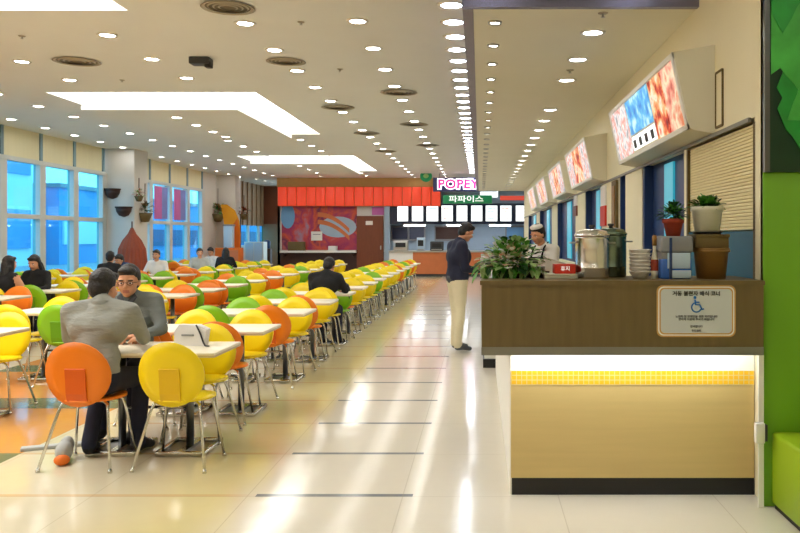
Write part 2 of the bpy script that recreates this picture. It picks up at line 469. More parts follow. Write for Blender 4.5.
# roller shutter with teal panel under it
t = thing('roller_shutter', 'cream slatted roller shutter in the wall behind the white potted plant', 'shutter', (XR, 5.43, 0))
s_ = b(mat('shutter_slat', (236,222,172), .5))
n_sl = 30; zz = [1.54+(2.17-1.54)*i/n_sl for i in range(n_sl+1)]
for i in range(n_sl):
    s_.prism([(.03, -.75, zz[i]), (.0225, -.75, zz[i]+.003), (.02, -.75, zz[i]+.006), (.02, -.75, zz[i+1]-.004), (.0225, -.75, zz[i+1]-.001), (.03, -.75, zz[i+1])], (0, 1.5, 0))
s_.obj('slat_curtain', t)
b('boxwood').box(.0, .05, -.78, -.74, 1.05, 2.17).obj('side_guide', t); b('boxwood').box(0, .05, .735, .77, 1.05, 2.17).obj('side_guide', t)
b('teal').box(.008, .07, -.74, .735, 1.05, 1.535).obj('lower_panel', t)
# picture frame on the shop wall next to the menu box
t = thing('wall_frame', 'narrow brown upright frame on the cream wall beside the nearest menu box', 'frame', (XR, 5.33, 2.42))
b('boxwood').box(-.012, 0, -.08, -.068, -.185, .185).box(-.012, 0, .068, .08, -.185, .185).box(-.012, 0, -.07, .07, .175, .19).box(-.012, 0, -.07, .07, -.19, -.175).obj('frame_border', t)
b('wall').box(-.006, 0, -.07, .07, -.175, .175).obj('inset', t)

# menu light boxes above the shops
def menu_box(y0, y1, label, pics):
    t = thing('menu_light_box', label, 'menu board', (XR, y0, 0), 0, 'overhead menu light boxes')
    zt, zb, xt, xb = 2.76, 2.235, 1.318-XR, 1.43-XR
    L = y1-y0
    h = b('soffit'); h.prism([(xt, 0, zt), (0, 0, zt+.05), (0, 0, zb-.03), (xb, 0, zb)], (0, L, 0))
    h.obj('housing', t)
    fx = lambda z: xb+(xt-xb)*(z-zb)/(zt-zb)
    fr = b('creamside')
    for (a, c_, za, zb_) in ((0, L, zt-.035, zt), (0, L, zb, zb+.035), (0, .06, zb, zt), (L-.06, L, zb, zt)):
        fr.prism([(fx(za)-.012, a, za), (fx(zb_)-.012, a, zb_), (fx(zb_), a, zb_), (fx(za), a, za)], (0, c_-a, 0))
    fr.obj('frame', t)
    for (a, c_, za, zb_, m, *dep) in pics:
        d_ = dep[0] if dep else .007
        a = .07+a*(L-.14); c_ = .07+c_*(L-.14); za = zb+.04+za*(zt-zb-.08); zb_ = zb+.04+zb_*(zt-zb-.08)
        b(m).prism([(fx(za)-d_, a, za), (fx(zb_)-d_, a, zb_), (fx(zb_)+.002, a, zb_), (fx(za)+.002, a, za)], (0, c_-a, 0)).obj('menu_picture', t)
menu_box(5.45, 8.15, 'nearest overhead menu box with red food pictures around a blue panel', [
    (0, .15, 0, 1, 'food_pink'), (.16, .32, 0, 1, 'food_red'), (.34, .70, .34, 1, 'food_blue'), *[q_ for a_ in (.34, .433, .527, .62) for q_ in ((a_, a_+.08, .03, .29, 'menu'), (a_+.02, a_+.06, .06, .22, 'dgrey', .011))], (.72, 1, 0, 1, 'food_pale')])
for y0, y1, w_ in ((10.08, 12.4, 'second'), (13.2, 15.5, 'third'), (16.6, 18.9, 'fourth'), (19.9, 22.2, 'fifth')):
    menu_box(y0, y1, w_+' overhead menu box along the shop wall, counted from the entrance', [(0, .3, 0, 1, 'food_pale'), (.32, .68, 0, 1, 'food_red'), (.7, 1, 0, 1, 'food_pale')])
# hanging cards in the shop windows
for (px, py0, py1, y, m, lab) in ((604, 186, 226, 10.3, 'redbox', 'red and white menu card hanging beside the brown strip behind the steel pots'), (551, 196, 216, 13.3, 'brown', 'small brown notice on the shop wall past the second menu box')):
    z0, z1 = P(px, py1, y).z, P(px, py0, y).z
    t = thing('menu_card', lab, 'card', (XR, y, (z0+z1)/2))
    b(m).box(-.025, 0, -.2, .2, -(z1-z0)/2, 0).obj('lower_half', t); b('white').box(-.02, 0, -.2, .2, 0, (z1-z0)/2).obj('upper_half', t)
t = thing('wooden_wall_strip', 'tall yellow-brown wooden strip on the pillar behind the steel pots', 'strip', (XR, 9.4, 0))
b('boxwood').box(-.03, 0, -.16, .16, 1.0, 2.16).obj('strip_board', t)
b('bucket').box(-.04, -.03, -.1, .1, 1.1, 2.1).obj('strip_face', t)

# ------------------------------------------------------------------ lamps
def lamp_pair(r, lens, ring):
    a = b(ring).lathe([(r*.86, -.004), (r*1.12, -.012), (r*1.2, 0), (r*1.2, .006), (r*.86, .006)], seg=20, caps=False).mesh('trim_ring')
    l = b(lens).lathe([(0, .001), (r*.86, .001), (r*.86, .004), (0, .004)], seg=20).mesh('lens')
    return a, l
DL = lamp_pair(.1, 'lens', 'white'); LP = lamp_pair(.125, 'lensw', 'white'); SP = lamp_pair(.045, 'lens_s', 'steel'); SD = lamp_pair(.09, 'lens', 'white')
def lamp(pair, name, x, y, z, label, group):
    o = link_mesh(name, pair[0]); o.location = (x, y, z-.006); tag(o, label, 'light', group)
    l = link_mesh('lens', pair[1], o)
def vis(x, y, z):
    px = 480+x*800/y; py = 237-(z-CH)*800/y
    return y > 1 and 0 <= px <= 800 and 0 <= py <= 533
incof = lambda y: any(a-.2 < y < c_+.2 for a, c_ in ((2.9, 8.3), (13, 18.3), (23.2, 28.5)))
rows = [(-1.33, 8.70), (-2.58, 8.79), (-4.33, 9.3), (-6.13, 9.45), (-7.92, 9.35), (-9.35, 9.7)]
for ri, (x, y0) in enumerate(rows):
    ylist = [y0+1.25*k for k in range(-8, 19) if 0 < y0+1.25*k < 31.5]
    if ri in (2, 3): ylist = [y for y in ylist if not incof(y)]
    n_ = 0
    for y in ylist:
        if vis(x, y, ZC):
            lab = 'round downlight, %s from the front in the %s row from the bright lamp strip' % (nth(n_), ORD[ri]); n_ += 1; g = 'ceiling downlights'
        else:
            lab = 'round ceiling downlight overhead near the entrance, above the top edge of the view'; g = 'overhead downlights at the entrance'
        lamp(DL, 'ceiling_downlight', x, y, ZC, lab, g)
for q, yy in enumerate((32.2, 33.4, 34.6, 35.8)):  # lamps added to lift the dark end of the passage
    lamp(DL, 'ceiling_downlight', -9.0, yy, ZC, '%s downlight added to brighten the far passage beside the red fascia' % ORD[q], 'added passage fill lamps')
for q, (yy) in enumerate((14.7, 15.7, 16.7, 17.5)):
    lamp(DL, 'ceiling_downlight', -5.57, yy, ZC-.15, '%s round downlight in the panel hung inside the middle trough' % ORD[q], 'downlights in the hung panels')
for q, (yy) in enumerate((24.7, 26.0, 27.3)):
    lamp(DL, 'ceiling_downlight', -5.57, yy, ZC-.15, '%s round downlight in the panel hung inside the far trough' % ORD[q], 'downlights in the hung panels')
n_ = 0
for k in range(34):
    y = 8.1+.64*k
    if y > 29.5: break
    lamp(LP, 'ceiling_strip_lamp', -.29, y, ZC, '%s wide cool-white lamp from the front of the bright strip beside the soffit' % nth(n_), 'bright lamp strip'); n_ += 1
for k in range(30):
    y = 6.29+.75*k
    if y > 28.8: break
    lamp(SP, 'soffit_spot', .118, y, ZS, '%s small spot lamp from the front along the soffit edge' % nth(k), 'small soffit spots')
n_ = 0
for k in range(22):
    y = 6.6+1.0*k
    if k == 3: continue
    lamp(SD, 'soffit_downlight', .93, y, ZS, '%s round downlight from the front of the soffit above the counter' % nth(n_), 'soffit downlights'); n_ += 1
for x, y in [(a, c_) for a in (.1, 1.5, 2.9) for c_ in (-2.0, -.6, .8, 2.2, 3.6)]+[(a, -2.2) for a in (-1.33, -2.58, -4.33, -6.13, -7.92)]:  # out-of-view lamps added to brighten the entrance and counter front
    lamp(DL, 'ceiling_downlight', x, y, ZC, 'unseen downlight added over the entrance to brighten the counter front and hall', 'added entrance fill lamps')
# vents
vi = 0
VN = ['round dark ceiling vent at the top edge, between two downlights', 'round dark ceiling vent above the window wall', 'round dark ceiling vent behind the first downlights', 'round dark ceiling vent near the second downlight of the aisle', 'round dark ceiling vent past the big trough', 'round dark ceiling vent midway along the aisle', 'round dark ceiling vent beside the aisle downlights, farther off', 'round dark ceiling vent far along the aisle', 'round dark ceiling vent far past the big trough']
for (px, py, r) in ((228, 7, .27), (77, 61, .3), (286, 61, .26), (399, 92, .3), (338, 107, .3), (414, 124, .3), (367, 133, .3), (428, 145, .3), (386, 151, .3)):
    y = (ZC-CH)*800/(237-py); x = (px-480)*y/800
    t = thing('ceiling_vent', VN[vi], 'vent', (x, y, ZC), 0, 'round ceiling vents'); vi += 1
    b('vent').lathe([(r*.98, -.012), (r, -.012), (r*.9, -.014), (r*.84, -.006)], seg=28, caps=False).obj('outer_ring', t)
    m_ = b('vent')
    for q in (.3, .5, .7): m_.lathe([(r*q, -.014), (r*(q+.07), -.007), (r*(q+.07), -.005), (r*q, -.011)], seg=28, caps=False)
    m_.obj('louver_rings', t)
    b('ventin').lathe([(0, -.004), (r*.84, -.004), (r*.84, -.001), (0, -.001)], seg=28).obj('recess', t)
y = (ZC-CH)*800/(237-58); x = (201-480)*y/800
t = thing('ceiling_speaker', 'small black box mounted on the ceiling near the first downlights', 'speaker', (x, y, ZC))
b('dgrey').box(-.13, .13, -.1, .1, -.09, 0, bev=.012).obj('body', t); b('black').box(.06, .14, -.06, .06, -.13, -.05, bev=.01).obj('side_bracket', t)
SN = ['tiny ceiling sprinkler between the vent and the top edge', 'tiny ceiling sprinkler in the middle of the hall', 'tiny ceiling sprinkler above the first aisle tables', 'tiny ceiling sprinkler beside the aisle downlights', 'tiny dark sprinkler in the soffit by the front fascia', 'tiny dark sprinkler in the soffit further in']
for q, (px, py, z) in enumerate(((122, 80, ZC), (22, 36, ZC), (301, 22, ZC), (340, 69, ZC), (603, 13, ZS), (570, 70, ZS))):
    y = (z-CH)*800/(237-py); x = (px-480)*y/800
    t = thing('ceiling_sprinkler', SN[q], 'sprinkler', (x, y, z), 0, 'ceiling sprinklers')
    b('vent').lathe([(0, -.01), (.035, -.006), (.04, 0)], seg=14).obj('rosette', t); b('steel').lathe([(0, -.035), (.018, -.034), (.018, -.031), (.007, -.028), (.007, -.006)], seg=12).obj('deflector', t)

# ------------------------------------------------------------------ chairs and tables
def chair_parts(color, lo=False):
    """(name, mesh) list; sitter looks along +Y, origin on the floor under the seat"""
    c, d = M[color], M[color+'_d']
    sg = 12 if lo else 28
    def shell(cx, fn, r, rz, th, rings=3):
        q = B().use(c); q.keep = 0
        top, bot = [], []
        for layer, lst, off in ((0, top, 0), (1, bot, -th)):
            for i in range(rings+1):
                f = i/rings
                lst.append([q.bm.verts.new(fn(f*r*math.cos(2*PI*k/sg), f*rz*math.sin(2*PI*k/sg), off)) for k in range(sg)] if i else [q.bm.verts.new(fn(0, 0, off))])
        fs = []
        for lst, flip in ((top, 0), (bot, 1)):
            for k in range(sg):
                a = (lst[0][0], lst[1][k], lst[1][(k+1) % sg]); fs.append(q.bm.faces.new(a[::-1] if flip else a))
                for i in range(1, rings):
                    a = (lst[i][k], lst[i+1][k], lst[i+1][(k+1) % sg], lst[i][(k+1) % sg]); fs.append(q.bm.faces.new(a[::-1] if flip else a))
        for k in range(sg): fs.append(q.bm.faces.new((top[-1][k], bot[-1][k], bot[-1][(k+1) % sg], top[-1][(k+1) % sg])))
        for f in fs: f.smooth = len(f.verts) == 3 or True
        return q
    seat = shell(0, lambda u, v, o: Vector((u, v+.0, .452+o-.012*math.exp(-((u*u+v*v)/.018))-.25*max(0, v-.12)**1.5)), .21, .205, .014)
    back = shell(0, lambda u, v, o: Vector((u, -.2-.14*v+.55*u*u-o*-1, .618+v)), .215, .213, .014)
    spine = B().use(d)
    spine.prism([(-.062, -.236, .70), (.062, -.236, .70), (.068, -.20, .455), (.06, -.16, .428), (-.06, -.16, .428), (-.068, -.20, .455)], (0, -.012, 0)) if False else None
    pts = [(-.221, .66), (-.213, .60), (-.205, .50), (-.19, .452), (-.16, .430), (-.08, .428)]
    for (y0, z0), (y1, z1) in zip(pts, pts[1:]):
        spine.prism([(-.066, y0, z0), (.066, y0, z0), (.066, y1, z1), (-.066, y1, z1)], (0, -.008, -.006))
    out = [('seat', seat), ('backrest', back), ('back_bracket', spine)]
    ss = 5 if lo else 8
    for sx in (-1, 1):
        for (ty, fy, fx) in ((-.09, -.235, .235), (.09, .17, .215)):
            l = B().use(M['chrome'])
            l.tube([(sx*.05, ty*.8, .428), (sx*.12, ty, .427), (sx*.15, ty*1.15, .41), (sx*.165, ty+.25*(fy-ty), .36), (sx*fx, fy, .012)], .0095, ss)
            l.cone((sx*fx, fy, 0), .014, (sx*fx, fy, .02), .012, ss+2)
            out.append(('leg', l))
    u = B().use(M['dgrey']).box(-.09, .09, -.1, .1, .418, .432)
    out.append(('seat_plate', u))
    return out
CHAIR = {}
for k in CC:
    CHAIR[k] = [(n, q.mesh('chair_'+n)) for n, q in chair_parts(k)]
    bm = bmesh.new(); mats = []
    for n, q in chair_parts(k, True):
        me = q.mesh('tmp'); base = len(bm.faces)
        bm.from_mesh(me); bm.faces.ensure_lookup_table()
        for f in bm.faces[base:]:
            mm = me.materials[f.material_index]
            if mm not in mats: mats.append(mm)
            f.material_index = mats.index(mm)
        bpy.data.meshes.remove(me)
    me = bpy.data.meshes.new('far_chair'); bm.to_mesh(me); bm.free()
    for mm in mats: me.materials.append(mm)
    CHAIR[k+'_lo'] = me
def chair(color, x, y, rz, label, lo=False):
    if lo:
        o = link_mesh('dining_chair', CHAIR[color+'_lo']); o.location = (x, y, 0); o.rotation_euler = (0, 0, rz)
        return tag(o, label, 'chair', 'round-backed dining chairs')
    t = thing('dining_chair', label, 'chair', (x, y, 0), rz, 'round-backed dining chairs')
    for n, me in CHAIR[color]: link_mesh(n, me, t)
    return t
TW, TD = 1.02, .6
def table_meshes():
    top = b('tabletop').box(-TW/2, TW/2, -TD/2, TD/2, .702, .722, bev=.006)
    edge = b('tedge').box(-TW/2+.004, TW/2-.004, -TD/2+.004, TD/2-.004, .69, .702)
    parts = [('tabletop', top), ('under_board', edge)]
    for sx in (-1, 1):
        x = sx*.24
        parts.append(('post', b('post').cone((x, 0, .03), .027, (x, 0, .69), .027, 12).box(x-.12, x+.12, -.2, .2, .684, .692)))
        f = b('chrome')
        for a in (-.19, .19): f.box(x-.17, x+.17, a-.014, a+.014, .0, .034, bev=.005, seg=1)
        for a in (-.16, .16): f.box(x+a-.014, x+a+.014, -.19, .19, .0, .034, bev=.005, seg=1)
        f.box(x-.025, x+.025, -.19, .19, .008, .03)
        f.use(M['post']).box(x-.15, x+.15, -.17, .17, .004, .01)
        parts.append(('base_frame', f))
    parts.append(('stretcher', b('chrome').cone((-.24, .03, .29), .011, (.24, .03, .29), .011, 8)))
    return [(n, q.mesh('table_'+n)) for n, q in parts]
TAB = table_meshes()
ROWN = ['aisle-side row', 'second row from the aisle', 'third row from the aisle', 'window-side row']
def run(first, last, step):
    v = list(first)
    while v[-1]+step < last: v.append(v[-1]+step)
    return v
COLS = [(-2.29, run([5.66, 6.87, 8.42, 9.78, 11.2], 24, 1.25)), (-4.39, run([6.6, 8.5, 9.65, 10.8, 11.95, 13.1], 24, 1.25)),
        (-6.51, run([9.2, 10.4, 11.75, 12.95, 14.15], 24, 1.25)), (-8.61, run([12.6, 13.8, 15.0], 24, 1.25))]
FIX = {(0,0,'n',0):'orange', (0,0,'n',1):'yellow', (0,0,'f',0):'orange', (0,0,'f',1):'yellow',
       (0,1,'n',0):'orange', (0,1,'n',1):'orange', (0,1,'f',0):'yellow', (0,1,'f',1):'yellow',
       (0,2,'n',0):'green', (0,2,'n',1):'orange', (0,2,'f',0):'green', (0,2,'f',1):'yellow',
       (0,3,'n',0):'yellow', (0,3,'n',1):'orange', (0,3,'f',0):'green', (0,3,'f',1):'yellow',
       (0,4,'n',1):'yellow', (0,4,'n',0):'yellow', (0,4,'f',1):'green', (0,4,'f',0):'yellow', (0,5,'n',1):'orange', (0,5,'f',1):'yellow', (0,6,'n',1):'yellow', (0,6,'f',1):'yellow',
       (0,7,'n',1):'yellow', (0,7,'f',1):'green', (0,8,'n',1):'yellow', (0,8,'f',1):'yellow', (0,9,'n',1):'green', (0,9,'f',1):'yellow', (0,10,'n',1):'yellow', (0,10,'f',1):'yellow',
       (1,0,'n',1):'yellow', (1,0,'n',0):'yellow', (1,0,'f',1):'yellow', (1,0,'f',0):'yellow', (1,1,'n',1):'green', (1,1,'n',0):'yellow', (1,1,'f',1):'yellow', (1,1,'f',0):'yellow',
       (1,2,'n',1):'orange', (1,2,'n',0):'orange', (1,2,'f',1):'yellow', (1,2,'f',0):'yellow', (1,3,'n',1):'yellow', (1,3,'f',1):'orange', (1,4,'n',1):'green', (1,4,'f',1):'orange', (1,4,'f',0):'yellow',
       (1,5,'n',1):'orange', (1,5,'f',1):'green', (1,6,'n',1):'green', (1,6,'f',1):'yellow', (2,1,'n',1):'orange', (2,0,'n',1):'yellow', (2,0,'f',1):'orange', (2,1,'f',1):'orange', (2,1,'n',0):'orange'}
rnd = random.Random(11)
def seat_visible(x, y):
    return 480+(x+.25)*800/y > -4
for ci, (cx, tcs) in enumerate(COLS):
    for k, tc in enumerate(tcs):
        if ci == 3 and 19.8 < tc < 22: continue
        if 480+(cx+TW/2)*800/(tc+.35) < -6: continue
        t = thing('dining_table', 'white-topped four-seat table, %s from the front in the %s' % (nth(k), ROWN[ci]), 'table', (cx, tc, 0), 0, 'white-topped dining tables')
        for nm, me in TAB: link_mesh(nm, me, t)
        for side in 'nf':
            for e in (0, 1):
                xo = cx+(-.35 if e == 0 else .195)+rnd.uniform(-.03, .03)
                yo = tc+(-.31 if side == 'n' else .31)+rnd.uniform(-.02, .02)
                col = FIX.get((ci, k, side, e)) or rnd.choices(['yellow', 'orange', 'green'], [.6, .21, .19])[0]
                rz = rnd.uniform(-.08, .08)+(0 if side == 'n' else PI)
                if ci == 0 and k == 0:
                    xo = {('n',0): -2.575, ('n',1): -1.975, ('f',0): -2.66, ('f',1): -2.09}[(side, e)]
                    if side == 'n': yo = tc-.335; rz = -.04
                if not seat_visible(xo, yo): continue
                lab = '%s round-backed chair, %s side, %s end, %s table of %s' % (col, 'near' if side == 'n' else 'far', 'window' if e == 0 else 'aisle', nth(k), ROWN[ci].replace('from the', 'from'))
                chair(col, xo, yo, rz, lab, lo=yo > 13.5)

# ------------------------------------------------------------------ people
def remesh(bld, voxel, smooth=4):
    me = bld.mesh('tmp_body'); o = bpy.data.objects.new('tmp_body', me); COL.objects.link(o)
    r = o.modifiers.new('r', 'REMESH'); r.mode = 'VOXEL'; r.voxel_size = voxel; r.use_smooth_shade = True
    s = o.modifiers.new('s', 'SMOOTH'); s.factor = .5; s.iterations = smooth
    dg = bpy.context.evaluated_depsgraph_get(); dg.update()
    out = bpy.data.meshes.new_from_object(o.evaluated_get(dg))
    bpy.data.objects.remove(o); bpy.data.meshes.remove(me)
    return out
def caps(bld, a, ra, c, rc):
    bld.cone(a, ra, c, rc, 14); bld.ell(a, (ra, ra, ra), 14, 10); bld.ell(c, (rc, rc, rc), 14, 10)
def seg_d(p, a, ra, c, rc):
    d = c-a; L = d.length_squared
    t = 0 if L < 1e-9 else max(0, min(1, (p-a).dot(d)/L))
    return (p-(a+d*t)).length-(ra+(rc-ra)*t)
HAND = {}
def hand_mesh(curl):
    if curl in HAND: return HAND[curl]
    q = B().use(M['skin'])
    for i in range(4):
        x = -.03+.02*i
        caps(q, (x*.7, 0, 0), .013, (x, .085, .004), .0115)
    L = [.062, .075, .07, .055]
    for i in range(4):
        x = -.031+.0207*i; p = Vector((x, .085, .002)); a = curl*.35; l = L[i]
        for f, r0, r1 in ((.48, .0098, .0092), (.30, .0092, .0085), (.22, .0085, .0075)):
            e = p+Vector(((x*.35)*f*.4, math.cos(a), -math.sin(a)))*l*f
            caps(q, p, r0, e, r1); p = e; a += curl*.55
    caps(q, (-.018, .018, 0), .015, (-.05, .05, -.012), .0125); caps(q, (-.05, .05, -.012), .0115, (-.06, .083, -.026), .0095)
    me = remesh(q, .0045, 2); me.materials.clear(); me.materials.append(M['skin'])
    HAND[curl] = me; return me
def head_mesh(fine):
    key = 'fine' if fine else 'coarse'
    if key in HAND: return HAND[key]
    q = B().use(M['skin'])
    q.ell((0, -.008, .025), (.074, .094, .092)); q.ell((0, .022, -.035), (.062, .07, .07)); q.ell((0, .05, -.085), (.032, .03, .026))
    for sx in (-1, 1):
        q.ell((sx*.036, .058, -.028), (.026, .024, .026)); q.ell((sx*.033, .074, .022), (.026, .014, .010))
        q.ell((sx*.077, -.006, -.008), (.010, .018, .030))
    caps(q, (0, .082, .008), .009, (0, .100, -.026), .0125); q.ell((0, .093, -.03), (.018, .012, .009))
    q.ell((0, .078, -.058), (.022, .012, .007)); q.ell((0, .075, -.070), (.019, .011, .007))
    caps(q, (0, -.02, -.05), .052, (0, -.03, -.15), .054)
    me = remesh(q, .006 if fine else .009, 2)
    me.materials.clear()
    for m in ('skin', 'eyew', 'eye', 'hair', 'lip_s'): me.materials.append(M[m])
    bm = bmesh.new(); bm.from_mesh(me)
    for f in bm.faces:
        cc = f.calc_center_median()
        if abs(cc.x) < .024 and cc.y > .07 and -.0745 < cc.z < -.053: f.material_index = 4
    tmp = B(); tmp.bm.free(); tmp.bm = bm
    for sx in (-1, 1):
        tmp.cur = 1; tmp.ell((sx*.032, .077, .0), (.0135, .008, .0065), 12, 8)
        tmp.cur = 2; tmp.ell((sx*.032, .0825, .0), (.0065, .004, .006), 10, 8)
        tmp.cur = 3; tmp.ell((sx*.034, .084, .022), (.021, .006, .0042), 10, 6)
    bm.to_mesh(me); bm.free(); HAND[key] = me
    return me
def hair_mesh(style, m='hair'):
    key = 'hair_'+style
    if key in HAND: return HAND[key]
    q = B().use(M['hair'])
    q.ell((0, -.022, .052), (.084, .094, .082)); q.ell((0, -.05, .0), (.076, .066, .085))
    q.ell((0, .036, .084), (.068, .052, .038)); q.ell((.02, .05, .088), (.045, .04, .028)); q.ell((0, -.02, .095), (.06, .07, .045))
    if style == 'short':
        for sx in (-1, 1): q.ell((sx*.074, -.012, .03), (.012, .03, .04))
    else:
        for sx in (-1, 1): caps(q, (sx*.074, -.005, .03), .022, (sx*.082, -.03, -.17), .03)
        caps(q, (0, -.075, 0), .06, (0, -.09, -.24), .062); caps(q, (-.05, -.06, -.05), .045, (-.05, -.08, -.25), .05); caps(q, (.05, -.06, -.05), .045, (.05, -.08, -.25), .05)
    me = remesh(q, .008, 5); me.materials.clear(); me.materials.append(M['hair'])
    HAND[key] = me; return me
def person(label, loc, rz, J, mats, hair='short', fine=False, bulk=1.0, headrot=(0,0,0), curl=1.0, extras=None, scale=1):
    """J: joints in a local frame facing +Y, floor at z=0.  mats: top, sleeve, legs, shoe"""
    t_, sl, lg, sh = [M[m] for m in mats]
    V = {k: Vector(v) for k, v in J.items()}
    bones = []
    def bone(a, ra, c, rc, m):
        k = bulk if m in (t_, sl) else 1+(bulk-1)*.5 if m is lg else 1
        bones.append((Vector(a), ra*k, Vector(c), rc*k, m))
    pel, ch, nk = V['pelvis'], V['chest'], V['neck']
    hl, hr = pel+Vector((-.085, 0, -.01)), pel+Vector((.085, 0, -.01))
    if 'turn' in J: pass
    bone(hl, .105, hr, .105, lg)
    wa = pel.lerp(ch, .42)
    bone(pel+Vector((-.07, 0, .07)), .108, pel+Vector((.07, 0, .07)), .108, t_)
    bone(wa+Vector((-.065, 0, 0)), .105, wa+Vector((.065, 0, 0)), .105, t_)
    bone(ch+Vector((-.085, 0, 0)), .118, ch+Vector((.085, 0, 0)), .118, t_)
    bone(pel+Vector((0, 0, .05)), .11, ch, .125, t_)
    bone(ch, .12, nk+Vector((0, 0, -.06)), .085, t_)
    bone(nk+Vector((0, -.005, -.05)), .066, nk+Vector((0, 0, -.015)), .058, t_)
    for s in 'lr':
        sx = -1 if s == 'l' else 1
        S, E, W = V['sh_'+s], V['el_'+s], V['wr_'+s]
        bone(nk+Vector((sx*.05, 0, -.055)), .06, S, .064, t_)
        bone(ch+Vector((sx*.1, 0, 0)), .1, S+Vector((-sx*.02, 0, -.03)), .07, t_)
        bone(S, .064, E, .047, sl); bone(E, .047, W, .033, sl)
        H = hl if s == 'l' else hr
        K, A, T = V['kn_'+s], V['an_'+s], V['toe_'+s]
        bone(H, .098, K, .066, lg); bone(K, .066, A, .05, lg)
        bone(A+Vector((0, 0, -.03)), .043, A+(T-A)*.5, .042, sh); bone(A+(T-A)*.3+Vector((0, 0, -.01)), .04, T, .034, sh)
    q = B().use(M['skin'])
    for a, ra, c, rc, m in bones: caps(q, a, ra, c, rc)
    me = remesh(q, .013 if fine else .02, 16 if fine else 8)
    ml = [t_, sl, lg, sh]; uniq = []
    for m in ml+[M['skin'], M['eyew'], M['eye'], M['hair'], M['lip_s']]:
        if m not in uniq: uniq.append(m)
    bm = bmesh.new(); bm.from_mesh(me); bpy.data.meshes.remove(me)
    for f in bm.faces:
        cc = f.calc_center_median()
        f.material_index = uniq.index(min(bones, key=lambda k: seg_d(cc, *k[:4]))[4]); f.smooth = True
    def add(me2, mtx):
        tmp = bmesh.new(); tmp.from_mesh(me2); tmp.transform(mtx)
        vm = {v: bm.verts.new(v.co) for v in tmp.verts}
        for f in tmp.faces:
            g = bm.faces.new([vm[v] for v in f.verts]); g.smooth = True; g.material_index = uniq.index(me2.materials[f.material_index])
        tmp.free()
    hd = V['head']; HR = Euler(headrot).to_matrix().to_4x4()
    HM = Matrix.Translation(hd) @ HR
    add(head_mesh(fine), HM)
    for s in 'lr':
        E, W = V['el_'+s], V['wr_'+s]
        d = (W-E).normalized(); up = Vector((0, 0, 1)); 
        if abs(d.z) > .85: up = Vector((1 if s == 'r' else -1, 0, 0))
        x = d.cross(up).normalized(); z = x.cross(d)
        m3 = Matrix((x, d, z)).transposed().to_4x4()
        if s == 'l': m3 = m3 @ Matrix.Diagonal((-1, 1, 1, 1))
        add(hand_mesh(curl), Matrix.Translation(W+d*.012) @ m3)
    bmesh.ops.recalc_face_normals(bm, faces=bm.faces)
    me = bpy.data.meshes.new('person'); bm.to_mesh(me); bm.free()
    for m in uniq: me.materials.append(m)
    o = link_mesh('person', me); o.location = loc; o.rotation_euler = (0, 0, rz); o.scale = (scale,)*3
    tag(o, label, 'person')
    if hair:
        h = link_mesh('hair', hair_mesh(hair), o); h.matrix_local = HM
    if extras: extras(o, HM, V)
    return o
def seated(lean=.12, el=(.26, .26), reach=(.30, .30), dz=0, **kw):
    y = lean
    J = dict(pelvis=(0, 0, .565), chest=(0, y*.75, .885), neck=(0, y+.02, 1.085), head=(0, y+.07, 1.195),
             sh_l=(-.175, y, 1.015), sh_r=(.175, y, 1.015), el_l=(-el[0], y+.10, .80), el_r=(el[1], y+.10, .80),
             wr_l=(-.13, y+.10+reach[0]*.8, .775), wr_r=(.13, y+.10+reach[1]*.8, .775),
             kn_l=(-.11, .40, .53), kn_r=(.11, .40, .53), an_l=(-.12, .36, .09), an_r=(.12, .36, .09), toe_l=(-.13, .54, .04), toe_r=(.13, .54, .04))
    J.update(kw); return J
def glasses(o, HM, V):
    g = b('black')
    for sx in (-1, 1):
        g.tube([(sx*.032+.021*math.cos(a*PI/6), .094-.002*abs(math.cos(a*PI/6)), .001+.015*math.sin(a*PI/6)) for a in range(13)], .0018, 5)
        g.tube([(sx*.053, .092, .005), (sx*.074, .06, .005), (sx*.082, -.01, .002)], .0018, 5)
    g.tube([(-.011, .096, .004), (0, .1, .006), (.011, .096, .004)], .0018, 5)
    h = g.obj('glasses', o); h.matrix_local = HM; h['label'] = 'thin dark-rimmed glasses'
# the two men at the front table
def collar_grey(o, HM, V):
    n = V['neck']
    q = b('greyshirt').lathe([(.066, -.03), (.072, -.02), (.068, .012), (.062, .014), (.060, -.02)], c=n+Vector((0, -.01, -.02)), seg=20, caps=False)
    q.obj('collar', o)
person('man in grey shirt and dark trousers, back turned, on the orange chair', (-2.56, 5.275, 0), 0,
       seated(lean=.13, el=(.27, .25), reach=(.30, .26), head=(-.025, .225, 1.15), kn_l=(-.11, .40, .53), kn_r=(.16, .40, .52), an_l=(-.10, .16, .09), an_r=(.2, .24, .09), toe_l=(-.13, .33, .04), toe_r=(.23, .40, .04),
              sh_l=(-.205, .12, 1.0), sh_r=(.205, .12, 1.0)),
       ('greyshirt', 'greyshirt', 'navy', 'blackcloth'), fine=True, headrot=(-.15, 0, -.25), extras=collar_grey)
def collar_white(o, HM, V):
    n = V['neck']
    q = b('dgcloth')
    for sx in (-1, 1):
        q.prism([(sx*.01, n.y+.092, n.z-.07), (sx*.05, n.y+.06, n.z-.012), (sx*.075, n.y+.075, n.z-.04), (sx*.04, n.y+.105, n.z-.10)], (0, .008, .004))
    q.obj('collar', o)
    b('ltgrey').box(.06, .15, n.y+.098, n.y+.106, n.z-.16, n.z-.145, bev=.003).obj('chest_stripe', o)
    glasses(o, HM, V)
person('man in glasses and a slate grey jacket facing the man in the grey shirt', (-2.675, 6.24, 0), PI+.05,
       seated(lean=.10, reach=(.2, .2), head=(0, .17, 1.16)), ('greyjacket', 'greyjacket', 'navy', 'blackcloth'), fine=True, headrot=(-.08, 0, .12), extras=collar_white)
